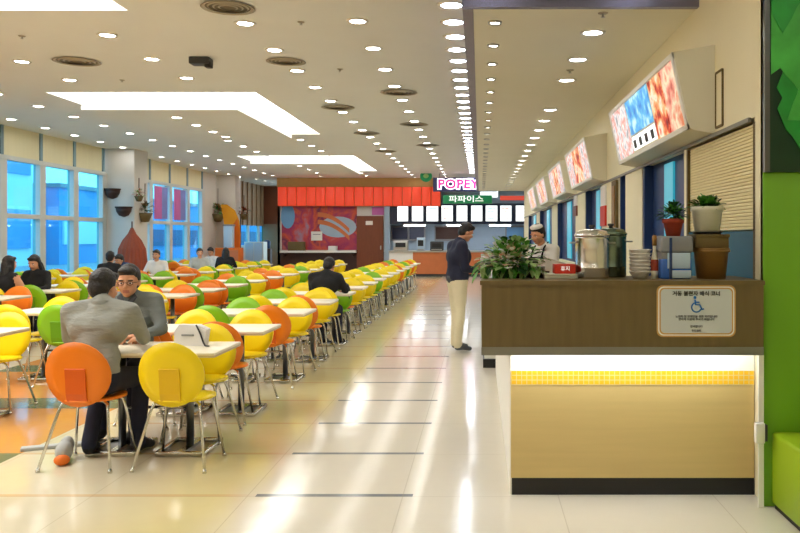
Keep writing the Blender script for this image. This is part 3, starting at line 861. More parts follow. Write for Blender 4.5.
# others seated further off
def pseat(px, y): return ((px-480)*y/800, y, 0)
SB = ('blackcloth', 'blackcloth', 'navy', 'blackcloth')
K_ = dict(scale=.93)
person('person in black with one pale arm out, back turned, nearest the windows', (-6.80, 11.30, 0), -.35, seated(lean=.12, sh_l=(-.2, .10, 1.02)), ('blackcloth', 'skin', 'navy', 'blackcloth'), hair='long', **K_)
person('long-haired woman in black looking down at the table near the windows', (-6.66, 12.16, 0), PI-.1, seated(lean=.12), SB, hair='long', headrot=(-.35, 0, 0), **K_)
person('person in dark clothes seated in front of the last window before the pillar', (-6.98, 14.99, 0), .1, seated(lean=.1), ('blackcloth', 'dgcloth', 'navy', 'blackcloth'), **K_)
person('person in dark blue seated in front of the white pillar with bowl planters', (-6.95, 15.85, 0), PI*.9, seated(lean=.2, head=(0, .29, 1.12)), ('bluecloth', 'blackcloth', 'navy', 'blackcloth'), headrot=(-.3, 0, 0), **K_)
person('person in white facing this way beside the rust coloured drape', (-6.86, 17.06, 0), PI, seated(lean=.05), ('whitecloth', 'whitecloth', 'navy', 'blackcloth'), **K_)
person('person in light grey turned aside in front of the far windows', (-6.85, 19.5, 0), -PI*.85, seated(lean=.08), ('ltgrey', 'ltgrey', 'navy', 'blackcloth'), **K_)
person('dark-haired person in white bending over a table by the amber hanging sail', (-6.88, 20.86, 0), PI*.9, seated(lean=.18), ('whitecloth', 'whitecloth', 'navy', 'blackcloth'), headrot=(-.3, 0, .2), **K_)
person('long-haired person in black beside the bending person in white', (-6.42, 20.1, 0), .1, seated(lean=.1), SB, hair='long', **K_)
person('person in a black jacket hunched over the fifth aisle-side table', (-2.15, 10.80, 0), -.2, seated(lean=.2, sh_l=(-.2, .17, 1.0), sh_r=(.2, .17, 1.0), head=(.0, .31, 1.15)), SB, headrot=(-.45, 0, 0), bulk=1.1, scale=.95)
# standing customer
def vest(o, HM, V):
    n = V['neck']
    b('dgcloth').lathe([(.074, -.05), (.085, -.03), (.08, .02), (.072, .024), (.068, -.02)], c=n+Vector((0, 0, -.02)), seg=20, caps=False).obj('collar', o)
    q = b('dgcloth').lathe([(.15, -.04), (.165, -.03), (.165, .03), (.15, .04)], c=V['pelvis']+Vector((0, 0, .04)), seg=24, caps=False)
    h = q.obj('hem_band', o); h.scale = (1.13, .84, 1)
    h.location = (0, 0, 0)
stand = dict(pelvis=(0, 0, .93), chest=(0, .02, 1.26), neck=(0, .035, 1.475), head=(0, .13, 1.585), sh_l=(-.18, .0, 1.40), sh_r=(.18, .0, 1.40),
             el_l=(-.24, .02, 1.12), el_r=(.23, .02, 1.11), wr_l=(-.16, .26, 1.08), wr_r=(.15, .25, 1.07),
             kn_l=(-.10, .03, .50), kn_r=(.10, .0, .50), an_l=(-.11, .0, .09), an_r=(.11, -.04, .09), toe_l=(-.13, .18, .04), toe_r=(.13, .13, .04))
person('man in a navy jacket and beige trousers standing at the counter by the plant', (-.30, 10.55, 0), -PI/2+.4, stand, ('navy', 'navy', 'beige', 'dgcloth'), fine=True, bulk=1.24, scale=.985, headrot=(-.42, 0, -.1), extras=vest)
def apron(o, HM, V):
    q = b('blackcloth')
    q.prism([(-.11, .155, 1.30), (.11, .155, 1.30), (.15, .15, 1.05), (.17, .16, .55), (-.17, .16, .55), (-.15, .15, 1.05)], (0, .012, 0))
    for sx in (-1, 1): q.tube([(sx*.09, .16, 1.29), (sx*.09, .11, 1.42), (sx*.06, .0, 1.49)], .012, 6)
    q.obj('apron', o)
    w = b('whitecloth').lathe([(.080, .10), (.084, .105), (.078, .135), (.05, .155), (0, .16)], seg=20)
    h = w.obj('cap', o); h.matrix_local = HM; h.scale = (.98, 1.08, .85)
worker = dict(stand); worker.update(el_l=(-.24, .08, 1.13), el_r=(.24, .08, 1.13), wr_l=(-.10, .30, 1.16), wr_r=(.13, .30, 1.14))
person('counter worker in a white shirt and dark apron behind the leafy plant', (.80, 9.9, 0), PI/2+.75, worker, ('whitecloth', 'whitecloth', 'dgcloth', 'blackcloth'), fine=True, headrot=(-.30, 0, 0), extras=apron, scale=.965)

# ------------------------------------------------------------------ things on the tables and floor
t = thing('paper_bag', 'white paper bag with a black strap lying on the front aisle-side table', 'bag', (-2.06, 5.74, .722), -.15)
b('paper').prism([(-.13, -.03, 0), (.10, -.03, 0), (.115, -.02, .12), (.05, -.015, .145), (-.10, -.01, .15), (-.135, -.015, .10)], (0, .06, 0)).obj('bag_body', t)
b('grey').box(-.07, .02, -.034, -.026, .07, .082).obj('printed_line', t)
b('ink').tube([(.04, -.028, .15), (.075, -.035, .09), (.10, -.04, .03), (.125, -.06, .008), (.16, -.07, .008)], .006, 6).obj('strap', t)
t = thing('jacket', 'black jacket draped over the back of a green chair by the hunched person', 'jacket', (-2.10, 11.51, 0))
q = b('blackcloth')
pts = [(-.2, .70), (-.17, .775), (-.1, .825), (0, .84), (.1, .825), (.17, .775), (.2, .70)]
for (x0, z0), (x1, z1) in zip(pts, pts[1:]):
    q.prism([(x0, .15, z0-.1), (x1, .15, z1-.1), (x1, .165, z1+.006), (x0, .165, z0+.006)], (0, -.02, 0)); q.prism([(x0, .15, z0+.006), (x1, .15, z1+.006), (x1, .25, z1+.008), (x0, .25, z0+.008)], (0, 0, .02)); q.prism([(x0, .235, z0+.01), (x1, .235, z1+.01), (x1, .25, z1-.12), (x0, .25, z0-.12)], (0, .03, 0))
q.obj('jacket_body', t)
t = thing('carrier_bag', 'crumpled grey bag with an orange end on the floor under the orange chair', 'bag', (-2.77, 5.32, 0), .35)
q = b('ltgrey').ell((0, .03, .07), (.055, .10, .068), 14, 8); q.ell((.01, .09, .10), (.045, .07, .055), 12, 8); q.obj('bag_body', t)
b('fabricor2').ell((0, -.07, .035), (.05, .045, .034), 12, 8).obj('orange_end', t)
t = thing('floor_threshold', 'pale strip lying on the floor behind the crumpled grey bag', 'strip', (-2.9, 5.75, 0), .42)
b('ltgrey').box(-.35, .22, -.035, .035, 0, .025, bev=.006).obj('strip_body', t)
rr = random.Random(5)
# ------------------------------------------------------------------ near counter
t = thing('service_counter', 'walnut and maple service counter with a yellow mosaic band, nearest on the shop side', 'counter', (0, 0, 0))
F = 4.4
q = b('wood').box(.01, 1.56, F, F+.05, .895, 1.236).box(.01, .06, F+.05, 9.0, .895, 1.236); q.obj('apron_panel', t)
q = b('wood').prism([(.0, F-.01, 1.236), (1.565, F-.01, 1.236), (1.565, F+.55, 1.236), (.78, F+.55, 1.236), (.78, 9.05, 1.236), (0, 9.05, 1.236)], (0, 0, .024)); q.obj('worktop', t)
b('lip').box(.008, 1.56, F-.004, F+.06, .85, .895).box(.008, .07, F+.06, 9.0, .85, .895).obj('metal_lip', t)
b('led').box(.12, 1.5, F+.10, F+.13, .873, .89).obj('under_light', t)
b('creamside').box(.07, 1.56, F+.06, F+.5, .893, .91).obj('underside_panel', t)
q = b('lwood').box(.18, 1.595, 4.65, 4.95, .1, .64); q.obj('front_panel', t)
b('creamside').box(.18, 1.595, 4.65, 4.95, .723, .893).obj('upper_panel', t)
b('tile').box(.178, 1.595, 4.646, 4.95, .64, .723).obj('mosaic_band', t)
b('black').box(.185, 1.595, 4.655, 4.95, 0, .1).obj('plinth', t)
b('creamside').box(.176, .6, 4.66, 9.0, 0, .893).obj('side_panel', t)
b('creamside').box(1.545, 1.574, 4.435, 4.449, 0, .85).obj('end_panel', t)
t = thing('floor_box', 'small white socket box on the counter end panel beside the green wall', 'socket', (1.552, 4.414, .42))
b('white').box(-.035, .015, -.02, .02, -.055, .055, bev=.004).obj('box_body', t); b('dgrey').box(.015, .03, -.015, .02, -.045, .045).obj('box_cover', t)
# accessibility sign
t = thing('counter_sign', 'rounded pale sign with a blue wheelchair symbol on the walnut counter', 'sign', (P(696, 311, F).x, F-.004, P(696, 311, F).z))
def rrect(w, h, r, y, ch=4):
    pts = []
    for cx_, cz_, a0 in ((w-r, h-r, 0), (-w+r, h-r, PI/2), (-w+r, -h+r, PI), (w-r, -h+r, 1.5*PI)):
        pts += [(cx_+r*math.cos(a0+PI/2*k/ch), y, cz_+r*math.sin(a0+PI/2*k/ch)) for k in range(ch+1)]
    return pts
W2, H2 = 39.5/181.8, 26/181.8
b('signtan').prism(rrect(W2, H2, .035, 0), (0, .004, 0)).obj('border', t)
b('creamside').prism(rrect(W2-.008, H2-.008, .03, -.001), (0, .003, 0)).obj('border', t)
b('signtan').prism(rrect(W2-.015, H2-.015, .026, -.002), (0, .003, 0)).obj('border', t)
b('signgrey').prism(rrect(W2-.022, H2-.022, .022, -.003), (0, .003, 0)).obj('plate', t)
text('lettering', '거동 불편자 배식 코너', .029, 'ink', (0, -.0045, .095), parent=t, depth=.001, bold=.0006)
text('lettering', '노약자 및 장애인을 위한 자리입니다\n편하게 이용해 주시기 바랍니다', .0155, 'ink', (0, -.0045, -.038), parent=t, depth=.001)
text('lettering', '감사합니다', .015, 'ink', (0, -.0045, -.085), parent=t, depth=.001)
text('lettering', '푸드코트', .015, 'ink', (0, -.0045, -.108), parent=t, depth=.001)
q = b('symbol'); yy = -.005; zc = .035
q.tube([(.0+.026*math.cos(a), yy, zc-.014+.026*math.sin(a)) for a in [PI*.62+i*PI*1.25/14 for i in range(15)]], .004, 6)
q.ell((-.008, yy, zc+.04), (.0085, .003, .0085), 10, 6)
q.tube([(-.008, yy, zc+.028), (-.004, yy, zc+.0), (.018, yy, zc+.0), (.030, yy, zc-.026), (.04, yy, zc-.022)], .0048, 6); q.tube([(-.006, yy, zc+.014), (.016, yy, zc+.014)], .004, 6)
q.obj('wheelchair_symbol', t)

# things on the counter
ZT = 1.26
def pot_thing(name, label, x, y, r, h, m, group=None):
    t = thing(name, label, 'pot', (x, y, ZT), 0, group)
    b(m).lathe([(0, 0), (r*.96, 0), (r, .01), (r, h*.2), (r*1.015, h*.21), (r, h*.22), (r, h*.78), (r*1.03, h*.8), (r, h*.82), (r*.98, h*.82), (0, h*.82)], seg=32).obj('body', t)
    b(m).lathe([(r*1.06, h*.82), (r*1.07, h*.86), (r*.98, h*.88), (r*.9, h*.93), (r*.4, h*.97), (0, h*.975)], seg=32).obj('lid', t)
    b('dgrey').lathe([(0, h*.97), (.012, h*.97), (.012, h), (.02, h*1.02), (.018, h*1.05), (0, h*1.055)], seg=14).obj('lid_knob', t)
    for sx in (-1, 1): b('steel').tube([(sx*r*.98, -.03, h*.7), (sx*(r+.03), -.03, h*.7), (sx*(r+.03), .03, h*.7), (sx*r*.98, .03, h*.7)], .006, 6).obj('handle', t)
M['steelb'] = mat('polished_steel', (226,226,226), .22, 1, var=.05, scale=20)
M['steelg'] = mat('dark_steel', (120,138,122), .25, 1, var=.1, scale=15)
pot_thing('stock_pot', 'bright steel lidded stock pot on the counter, in front of its darker twin', P(592, 279, 4.68).x, 4.68, .098, .295, 'steelb', 'lidded steel pots')
pot_thing('stock_pot', 'darker steel lidded pot standing behind and beside the bright one', P(611, 279, 4.83).x, 4.84, .092, .305, 'steelg', 'lidded steel pots')
bowl = b('white').lathe([(0, 0), (.035, 0), (.04, .004), (.062, .036), (.067, .04), (.064, .043), (.058, .038), (.036, .008), (0, .008)], seg=24).mesh('stacked_bowl')
for k in range(7):
    o = link_mesh('stacked_bowl', bowl); o.location = (P(640, 279, 4.66).x, 4.66, ZT+k*.021)
    tag(o, '%s white bowl from the bottom of the stack beside the steel pots' % ORD[k], 'bowl', 'stacked white bowls')
t = thing('sauce_bottle', 'thin bottle with a dark red label between the bowls and the blue dispenser', 'bottle', (P(654.5, 279, 4.62).x, 4.62, ZT))
b('potwhite').lathe([(0, 0), (.02, 0), (.021, .04), (.02, .12), (.01, .16), (.01, .19), (0, .19)], seg=16).obj('body', t); b('terracotta').lathe([(.0215, .045), (.0215, .11), (.0205, .11), (.0205, .045)], seg=16, caps=False).obj('label_band', t); b('bucket').lathe([(.013, .19), (.015, .235), (.011, .25), (0, .25)], seg=14).obj('bottle_cap', t)
xd = P(674, 279, 4.63).x
t = thing('napkin_dispenser', 'blue and pale dispenser with a grey top, under the terracotta pot', 'dispenser', (xd, 4.63, ZT))
b('bluebody').box(-.09, .085, -.07, .07, 0, .115, bev=.012).obj('body', t); b('palebox').box(-.055, .075, -.076, -.069, .06, .15, bev=.003).obj('front_plate', t); b('palebox').box(-.03, .08, -.077, -.068, .005, .05, bev=.003).obj('tray', t)
b('grey').box(-.095, .095, -.075, .075, .15, .245, bev=.015).box(-.085, .08, -.06, .065, .113, .152).obj('lid', t); b('dkblue').box(-.045, -.03, -.082, -.07, 0, .235).obj('hinge_strip', t)
def leaf(q, base, d, L, w, droop=.3, up=Vector((0,0,1))):
    d = d.normalized(); s = d.cross(up); s = s.normalized() if s.length > 1e-4 else Vector((1,0,0)); n = s.cross(d)
    rows = []
    for i, (f, ww) in enumerate(((0, .12), (.3, .9), (.6, 1), (.85, .55), (1, .05))):
        c_ = base+d*L*f-Vector((0,0,1))*droop*L*f*f
        rows.append((q.bm.verts.new(c_-s*w*ww/2+n*w*.12), q.bm.verts.new(c_), q.bm.verts.new(c_+s*w*ww/2+n*w*.12)))
    fs = []
    for a, c_ in zip(rows, rows[1:]):
        fs += [q.bm.faces.new((a[0], a[1], c_[1], c_[0])), q.bm.faces.new((a[1], a[2], c_[2], c_[1]))]
    q._set(fs, True)
def foliage(n, c, R, L, w, mats, seed, droop=.3, stem=True):
    q = B(); r = random.Random(seed)
    for i in range(n):
        q.use(M[r.choice(mats)])
        a = r.uniform(0, 2*PI); e = r.uniform(-.2, 1.4)
        d = Vector((math.cos(a)*math.cos(e), math.sin(a)*math.cos(e), math.sin(e)))
        p = Vector(c)+Vector((d.x*R[0], d.y*R[1], d.z*R[2]))*r.uniform(.2, 1)
        leaf(q, p, d+Vector((r.uniform(-.4,.4), r.uniform(-.4,.4), r.uniform(-.2,.3))), L*r.uniform(.7, 1.2), w*r.uniform(.7, 1.2), droop)
    return q
# terracotta pot on the dispenser
t = thing('potted_plant', 'dark bushy plant in a terracotta pot on the blue dispenser', 'plant', (xd-.005, 4.63, ZT+.245), 0)
b('terracotta').lathe([(0, 0), (.04, 0), (.055, .075), (.062, .075), (.064, .1), (.056, .1), (.05, .085), (0, .085)], seg=22).obj('pot', t)
foliage(260, (0, 0, .115), (.075, .06, .075), .035, .018, ['dplant', 'dplant', 'plant'], 2).obj('foliage', t)['kind'] = 'stuff'
xb_ = P(711, 279, 4.65).x
t = thing('brown_bucket', 'tapering brown tub on the counter with the olive box on its top', 'tub', (xb_, 4.65, ZT))
b('bucket').lathe([(0, 0), (.082, 0), (.098, .16), (.104, .165), (.104, .178), (.094, .178), (.0, .17)], seg=28).obj('body', t); b('bucket').lathe([(.099, .15), (.108, .155), (.108, .165), (.1, .168)], seg=28, caps=False).obj('rim', t)
t = thing('olive_box', 'flat olive brown box under the white flowerpot', 'box', (P(708, 240, 4.65).x, 4.65, ZT+.178), .05)
b('boxwood').box(-.095, .095, -.08, .08, 0, .065, bev=.004).obj('box_body', t); b('boxwood').box(-.1, .1, -.085, .085, .06, .078, bev=.003).obj('lid', t)
t = thing('potted_plant', 'green plant in a white ceramic pot with dark saucer on the olive box', 'plant', (P(707, 234, 4.65).x, 4.65, ZT+.256), 0)
b('black').lathe([(0, 0), (.075, 0), (.085, .012), (.08, .014), (0, .008)], seg=28).obj('saucer', t)
b('potwhite').lathe([(0, .01), (.07, .01), (.086, .13), (.094, .135), (.095, .16), (.085, .16), (.078, .14), (0, .14)], seg=30).obj('pot', t)
foliage(240, (0, 0, .158), (.088, .07, .05), .04, .03, ['plant', 'dplant', 'plant'], 8, .2).obj('foliage', t)['kind'] = 'stuff'
# big leafy plant on the counter end
t = thing('leafy_planter', 'big leafy green plant with pale flowers spilling over the counter end', 'plant', (P(511, 279, 4.72).x, 4.75, ZT))
b('dbrown').lathe([(0, 0), (.08, 0), (.1, .07), (.105, .075), (.095, .075), (0, .065)], seg=24).obj('basket', t)
foliage(360, (0, -.02, .08), (.18, .14, .15), .062, .04, ['plant', 'plant2', 'plant', 'plant2', 'dplant'], 21, .35).obj('foliage', t)['kind'] = 'stuff'
q = foliage(90, (-.02, -.07, .08), (.18, .12, .13), .035, .034, ['petal', 'paper'], 33, .2); q.obj('flowers', t)['kind'] = 'stuff'
q = B(); r_ = random.Random(4)
for k in range(46):
    q.use(M[r_.choice(['plant', 'plant2', 'dplant'])]); a = r_.uniform(-.2, .17)
    leaf(q, Vector((a, -.10, .05+r_.uniform(-.02, .05))), Vector((r_.uniform(-.6, .3), -.3, r_.uniform(-.7, .1))), .075, .03, .3)
q.obj('trailing_leaves', t)['kind'] = 'stuff'
t = thing('white_tray', 'white folded tray under the red box on the counter', 'tray', (P(560, 279, 4.66).x, 4.66, ZT))
b('potwhite').box(-.095, .095, -.08, .08, 0, .022, bev=.004).obj('tray_body', t); b('potwhite').box(-.1, .1, -.085, .085, .02, .028, bev=.003).obj('rim', t)
t = thing('tissue_box', 'small red box with white lettering on the white tray', 'box', (P(564, 270, 4.66).x, 4.66, ZT+.028), .05)
b('redbox').box(-.06, .06, -.05, .05, 0, .055, bev=.003).obj('box_body', t); text('lettering', '휴지', .03, 'whitetext', (0, -.051, .028), parent=t, depth=.001)
t = thing('black_tray', 'dark serving tray lying on the counter behind the leafy plant', 'tray', (P(531, 279, 4.72).x+.03, 4.85, ZT))
b('black').box(-.13, .1, -.12, .12, 0, .012, bev=.004).obj('tray_base', t); b('black').box(-.13, .1, -.13, -.118, .0, .028).box(-.13, .1, .118, .13, .0, .028).obj('tray_rim', t)
o_ = [('blue-rimmed', 'bluecloth', -.06), ('white', 'white', .03)]
for nm, m_, dx in o_:
    t = tag(b(m_).lathe([(0, 0), (.028, 0), (.032, .05), (.034, .052), (.03, .052), (.027, .006), (0, .006)], seg=18).obj('cup'), nm+' cup on the dark tray by the leafy plant', 'cup', 'cups on the dark tray'); t.location = (P(531, 279, 4.72).x+.03+dx, 4.83, ZT+.012)

# far service counter where the customer stands
t = thing('far_counter', 'long cream service counter behind the leafy plant, where the man in navy stands', 'counter', (0, 0, 0))
b('creamside').box(.05, .46, 9.2, 21, .1, 1.02).obj('body', t); b('wood').box(.02, .5, 9.15, 21.05, 1.02, 1.06, bev=.006).obj('worktop', t); b('black').box(.036, .45, 9.17, 20.95, 0, .1).obj('plinth', t)

# green wall, leaf picture and bench
struct(b('green_wall').box(1.575, 4.3, 4.45, 4.462, 0, 1.86, bev=.004).obj('wall_green'))
struct(b('wall').box(1.6, 4.3, 4.465, 4.56, 0, ZC).obj('wall_alcove'))
struct(b('post').box(1.578, 1.606, 4.43, 4.462, 1.86, ZC).obj('trim_4'))
t = thing('leaf_picture', 'large picture of bright green leaves above the green wall', 'picture', (2.3, 4.432, 0))
b('leafbg').box(-.695, 1.2, 0, .03, 1.86, ZC).obj('backing_print', t)
def picleaf(cx_, cz_, ang, L, w, m, y):
    q = b(m); ax = Vector((math.cos(ang), 0, math.sin(ang))); sd = Vector((-ax.z, 0, ax.x)); pts = []
    prof = [(0, 0), (.12, .32), (.25, .46), (.34, .40), (.42, .5), (.6, .42), (.66, .34), (.8, .22), (1, 0)]
    for f, ww in prof: pts.append(Vector((cx_, y, cz_))+ax*L*f+sd*w*ww)
    for f, ww in prof[-2:0:-1]: pts.append(Vector((cx_, y, cz_))+ax*L*f-sd*w*ww)
    for ax_i, lim, sg in ((0, -.69, 1), (2, 1.87, 1), (2, 3.8, -1), (0, 1.19, -1)):
        out = []
        for p0, p1 in zip(pts, pts[1:]+pts[:1]):
            d0, d1 = (p0[ax_i]-lim)*sg, (p1[ax_i]-lim)*sg
            if d0 >= 0: out.append(p0)
            if d0*d1 < 0: out.append(p0.lerp(p1, d0/(d0-d1)))
        pts = out
    if len(pts) < 3: return None
    return q.prism(pts, (0, .003, 0))
lr_ = random.Random(9); lv = []
for (fx_, fz_, n_, L_) in ((-.55, 2.72, 7, .42), (-.30, 2.36, 7, .45), (-.62, 3.05, 7, .4), (.1, 2.75, 7, .5), (.5, 2.3, 7, .5), (.4, 3.2, 7, .5), (.95, 2.8, 7, .5), (-.1, 3.4, 7, .5)):
    a0_ = lr_.uniform(0, 1)
    if fx_ == -.30: lv.append((-.52, 2.52, -1.42, .68, .36, 'leaf1')); lv.append((-.58, 2.8, -1.9, .45, .3, 'leaf2'))
    for k in range(n_): lv.append((fx_, fz_, a0_+2*PI*k/n_, L_*lr_.uniform(.8, 1.1), L_*.55, lr_.choice(['leaf1', 'leaf1', 'leaf2'])))
for k, a in enumerate(lv):
    q = picleaf(*a, -.004-.0006*k)
    if q: q.obj('printed_leaf', t)
t = thing('bench', 'lime green upholstered bench block in front of the green wall', 'bench', (0, 0, 0))
b('bench').box(1.618, 2.5, 2.2, 4.445, .02, .42, bev=.02, seg=3).obj('seat_block', t); b('black').box(1.63, 2.48, 2.25, 4.42, 0, .025).obj('plinth', t)

# ------------------------------------------------------------------ decorations on the pillars
def half_bowl(px, py, y, lab):
    p = P(px, py, y); t = thing('wall_planter', lab, 'planter', (p.x, y, p.z), 0, 'dark bowl planters on the pillar')
    r = .21
    b('dbrown').lathe([(.02, -.24), (r*.6, -.2), (r*.9, -.1), (r, 0), (r*.95, 0), (r*.85, -.09), (r*.55, -.18), (.02, -.21)], seg=14, ang=PI, a0=PI).obj('bowl', t)
    b('dbrown').lathe([(r, -.0), (r*1.08, .0), (r*1.08, .035), (r, .035)], seg=14, ang=PI, a0=PI).obj('rim', t)
half_bowl(112.5, 190, 21.3, 'upper dark half-bowl planter on the white pillar'); half_bowl(124, 208, 21.3, 'lower dark half-bowl planter on the white pillar')
def wall_flowers(px, py, y, lab, ms, s=1):
    p = P(px, py, y); t = thing('hanging_flowers', lab, 'plant', p)
    b('boxwood').lathe([(0, -.25*s), (.10*s, -.24*s), (.2*s, 0), (.18*s, 0), (0, -.06*s)], seg=16).obj('pot', t)
    foliage(60, (0, 0, .08*s), (.22*s, .2*s, .22*s), .14*s, .07*s, ms, int(px), .3).obj('blooms', t)['kind'] = 'stuff'
    b('dbrown').tube([(0, .0, -.05), (.0, 0, .5*s), (0, .0, .8*s)], .012, 6).obj('hanger', t)
wall_flowers(139, 196, 21.15, 'red and white flowers in the upper basket on the pillar corner', ['petal', 'terracotta', 'plant'], .6)
wall_flowers(145, 213, 21.75+.0, 'dry brown plant in the lower basket on the pillar side', ['bucket', 'dplant', 'boxwood'], 1)
wall_flowers(218, 214, 30.1, 'dark leafy basket beside the amber hanging sail', ['dplant', 'bucket', 'plant'], 1.2)
wall_flowers(244, 214, 30.7, 'small red and dark basket on the far side of the second pillar', ['dplant', 'terracotta'], .9)
t = thing('fabric_drape', 'rust coloured pleated drape flaring out at the foot of the white pillar', 'drape', (P(132, 240, 20.6).x, 20.6, 0))
q = B().use(M['fabricred']); n_ = 40; ring = []
for (z, r) in ((1.74, .03), (1.58, .10), (1.42, .22), (1.2, .32), (.75, .37), (.1, .38)):
    ring.append([q.bm.verts.new((r*(1+.09*(k % 2))*math.cos(2*PI*k/n_), r*(1+.09*(k % 2))*.7*math.sin(2*PI*k/n_), z)) for k in range(n_)])
for a, c_ in zip(ring, ring[1:]): q._set([q.bm.faces.new((a[k], a[(k+1) % n_], c_[(k+1) % n_], c_[k])) for k in range(n_)], False)
q.bm.faces.new(ring[0]); q.obj('pleated_fabric', t)
b('dbrown').cone((0, 0, 0), .02, (0, 0, 1.9), .018, 10).obj('pole', t)
t = thing('hanging_sail', 'tall amber and orange fabric sail in front of the second pillar', 'sail', (P(232, 240, 30.0).x, 30.0, 0))
q = b('fabricor').prism([(-.42, 0, 2.72), (-.2, 0, 2.72), (.1, 0, 2.5), (.26, 0, 2.1), (.32, 0, 1.6), (.3, 0, .9), (.0, 0, 1.0), (-.12, 0, 1.5), (-.3, 0, 2.0)], (0, .06, 0)); q.obj('sail_cloth', t)
b('fabricor2').prism([(.0, -.02, 1.9), (.2, -.02, 2.2), (.3, -.02, 1.7), (.3, -.02, .9), (.1, -.02, 1.1)], (0, .02, 0)).obj('orange_panel', t)
b('dbrown').cone((.31, .03, 0), .02, (.31, .03, 2.3), .02, 8).obj('pole', t)
t = thing('orange_cabinet', 'low orange cabinet under the amber sail', 'cabinet', (P(231, 258, 29.7).x, 29.5, 0))
b('fabricor2').box(-.45, .45, -.25, .25, .05, 1.1, bev=.01).obj('body', t); b('black').box(-.43, .43, -.23, .23, 0, .06).obj('plinth', t); b('kfront').box(-.2, -.01, -.27, -.25, .12, 1.02).obj('door', t); b('kfront').box(.01, .4, -.27, -.25, .12, 1.02).obj('door', t)
t = thing('display_case', 'pale upright case standing on the orange cabinet', 'case', (P(229, 245, 29.5).x, 29.5, 1.1))
b('palebox').box(-.16, .16, -.14, .14, 0, .8, bev=.01).obj('body', t); b('grey').box(-.18, .18, -.16, .16, .8, .86).obj('top', t)
# hanging banners inside the far windows
for k, (y, m1, m2, lab) in enumerate(((24.9, 'photo_pink', 'photo_lav', 'pink and lavender banner hanging in the far windows, nearest the pillar'), (26.45, 'photo_pink', 'photo_lav', 'second pink and lavender banner in the far windows'))):
    t = thing('window_banner', lab, 'banner', (XL+.09, y, 0), 0, 'banners in the far windows')
    b(m1).box(-.01, .01, -.55, 0, 1.15+.9, 3.05).obj('pink_half', t); b(m2).box(-.01, .01, 0.0, .45, 1.15+.9, 3.05).obj('lavender_half', t); b('steel').cone((0, -.6, 3.07), .015, (0, .5, 3.07), .015, 8).obj('rod', t)
t = thing('white_cabinet', 'tall white cabinet under the blue window in the far passage', 'cabinet', (P(253, 250, 33).x, 33.6, 0))
b('white').box(-.45, .35, -.3, .3, .06, 1.3, bev=.01).obj('body', t); b('dgrey').box(-.43, .33, -.28, .28, 0, .07).obj('plinth', t); b('palebox').box(-.4, -.06, -.32, -.3, .15, 1.25).obj('door', t); b('palebox').box(-.04, .3, -.32, -.3, .15, 1.25).obj('door', t)
t = thing('water_dispenser', 'dark water dispenser beside the white cabinet in the far passage', 'dispenser', (P(266, 250, 34).x, 34.2, 0))
b('dbrown').box(-.17, .17, -.17, .17, 0, 1.0, bev=.01).obj('body', t); b('dkblue').lathe([(0, 1.0), (.13, 1.02), (.14, 1.3), (.05, 1.38), (0, 1.38)], seg=18).obj('bottle', t); b('black').box(-.06, .06, -.2, -.17, .7, .82).obj('tap_block', t)

# ------------------------------------------------------------------ kiosks along the back
YK = 32.0
K = lambda px: (px-480)*YK/800
KZ = lambda py: CH-(py-237)*YK/800
struct(b('orangeband').box(-8.1, 1.5, YK-.1, YK+.2, KZ(187), ZC).box(-8.1, -8.0, YK, 33.2, 0, ZC).obj('wall_kiosk'))
t = thing('red_fascia', 'long red panelled fascia above the mural and the kiosk counter', 'fascia', (0, YK-.22, 0))
x0, x1, n_ = K(279), K(441), 17
for k in range(n_):
    a = x0+(x1-x0)*k/n_; c_ = x0+(x1-x0)*(k+1)/n_
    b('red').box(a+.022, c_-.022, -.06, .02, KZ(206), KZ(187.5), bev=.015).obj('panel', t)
b('kfront').box(x0, x1, .0, .1, KZ(206.5), KZ(187)).obj('backing', t)
q = struct(b('dbrown').box(-8.1, K(358), YK, YK+.15, 0, KZ(252)).use(M['white_wall']).box(-8.1, K(390), YK, YK+.15, KZ(252), KZ(206)).obj('wall_mural'))
t = thing('mural', 'abstract red and purple mural on the back wall beside the brown door', 'mural', (0, YK-.031, 0))
b('mural').box(K(282), K(357), 0, .03, KZ(250), KZ(206)).obj('painted_panel', t)
q = b('kback'); q.prism([(K(338)+.62*math.cos(a)*1.2, -.012, KZ(227)+.42*math.sin(a)) for a in [2*PI*i/20 for i in range(20)]], (0, .012, 0)); q.obj('blue_patch', t)
b('outblue').prism([(K(288)+.28*math.cos(a), -.012, KZ(216)+.5*math.sin(a)) for a in [2*PI*i/18 for i in range(18)]], (0, .012, 0)).obj('blue_patch', t)
for a0 in (0, 1):
    up_ = [(K(318)+i*.14, -.014, KZ(222)-.008*i*i+a0*.3+.09) for i in range(10)]; dn_ = [(K(318)+i*.14, -.014, KZ(222)-.008*i*i+a0*.3-.09) for i in range(10)]
    b('kfront').prism(up_+dn_[::-1], (0, .014, 0)).obj('orange_stroke', t)
t = thing('notice', 'small white notice pinned on the mural', 'notice', (K(317), YK-.06, KZ(236)))
b('white').box(-.22, .22, -.005, .01, -.18, .18).obj('sheet', t); b('grey').box(-.15, .15, -.009, -.005, .05, .08).obj('printed_line', t)
t = thing('wall_shelf', 'white ledge running under the mural', 'shelf', (0, YK-.2, 0))
b('white').box(K(282), K(357), -.2, .2, KZ(252.5), KZ(250.5)).obj('board', t); b('dbrown').box(K(284), K(286), -.15, .2, KZ(256), KZ(252.5)).box(K(352), K(354), -.15, .2, KZ(256), KZ(252.5)).obj('bracket', t)
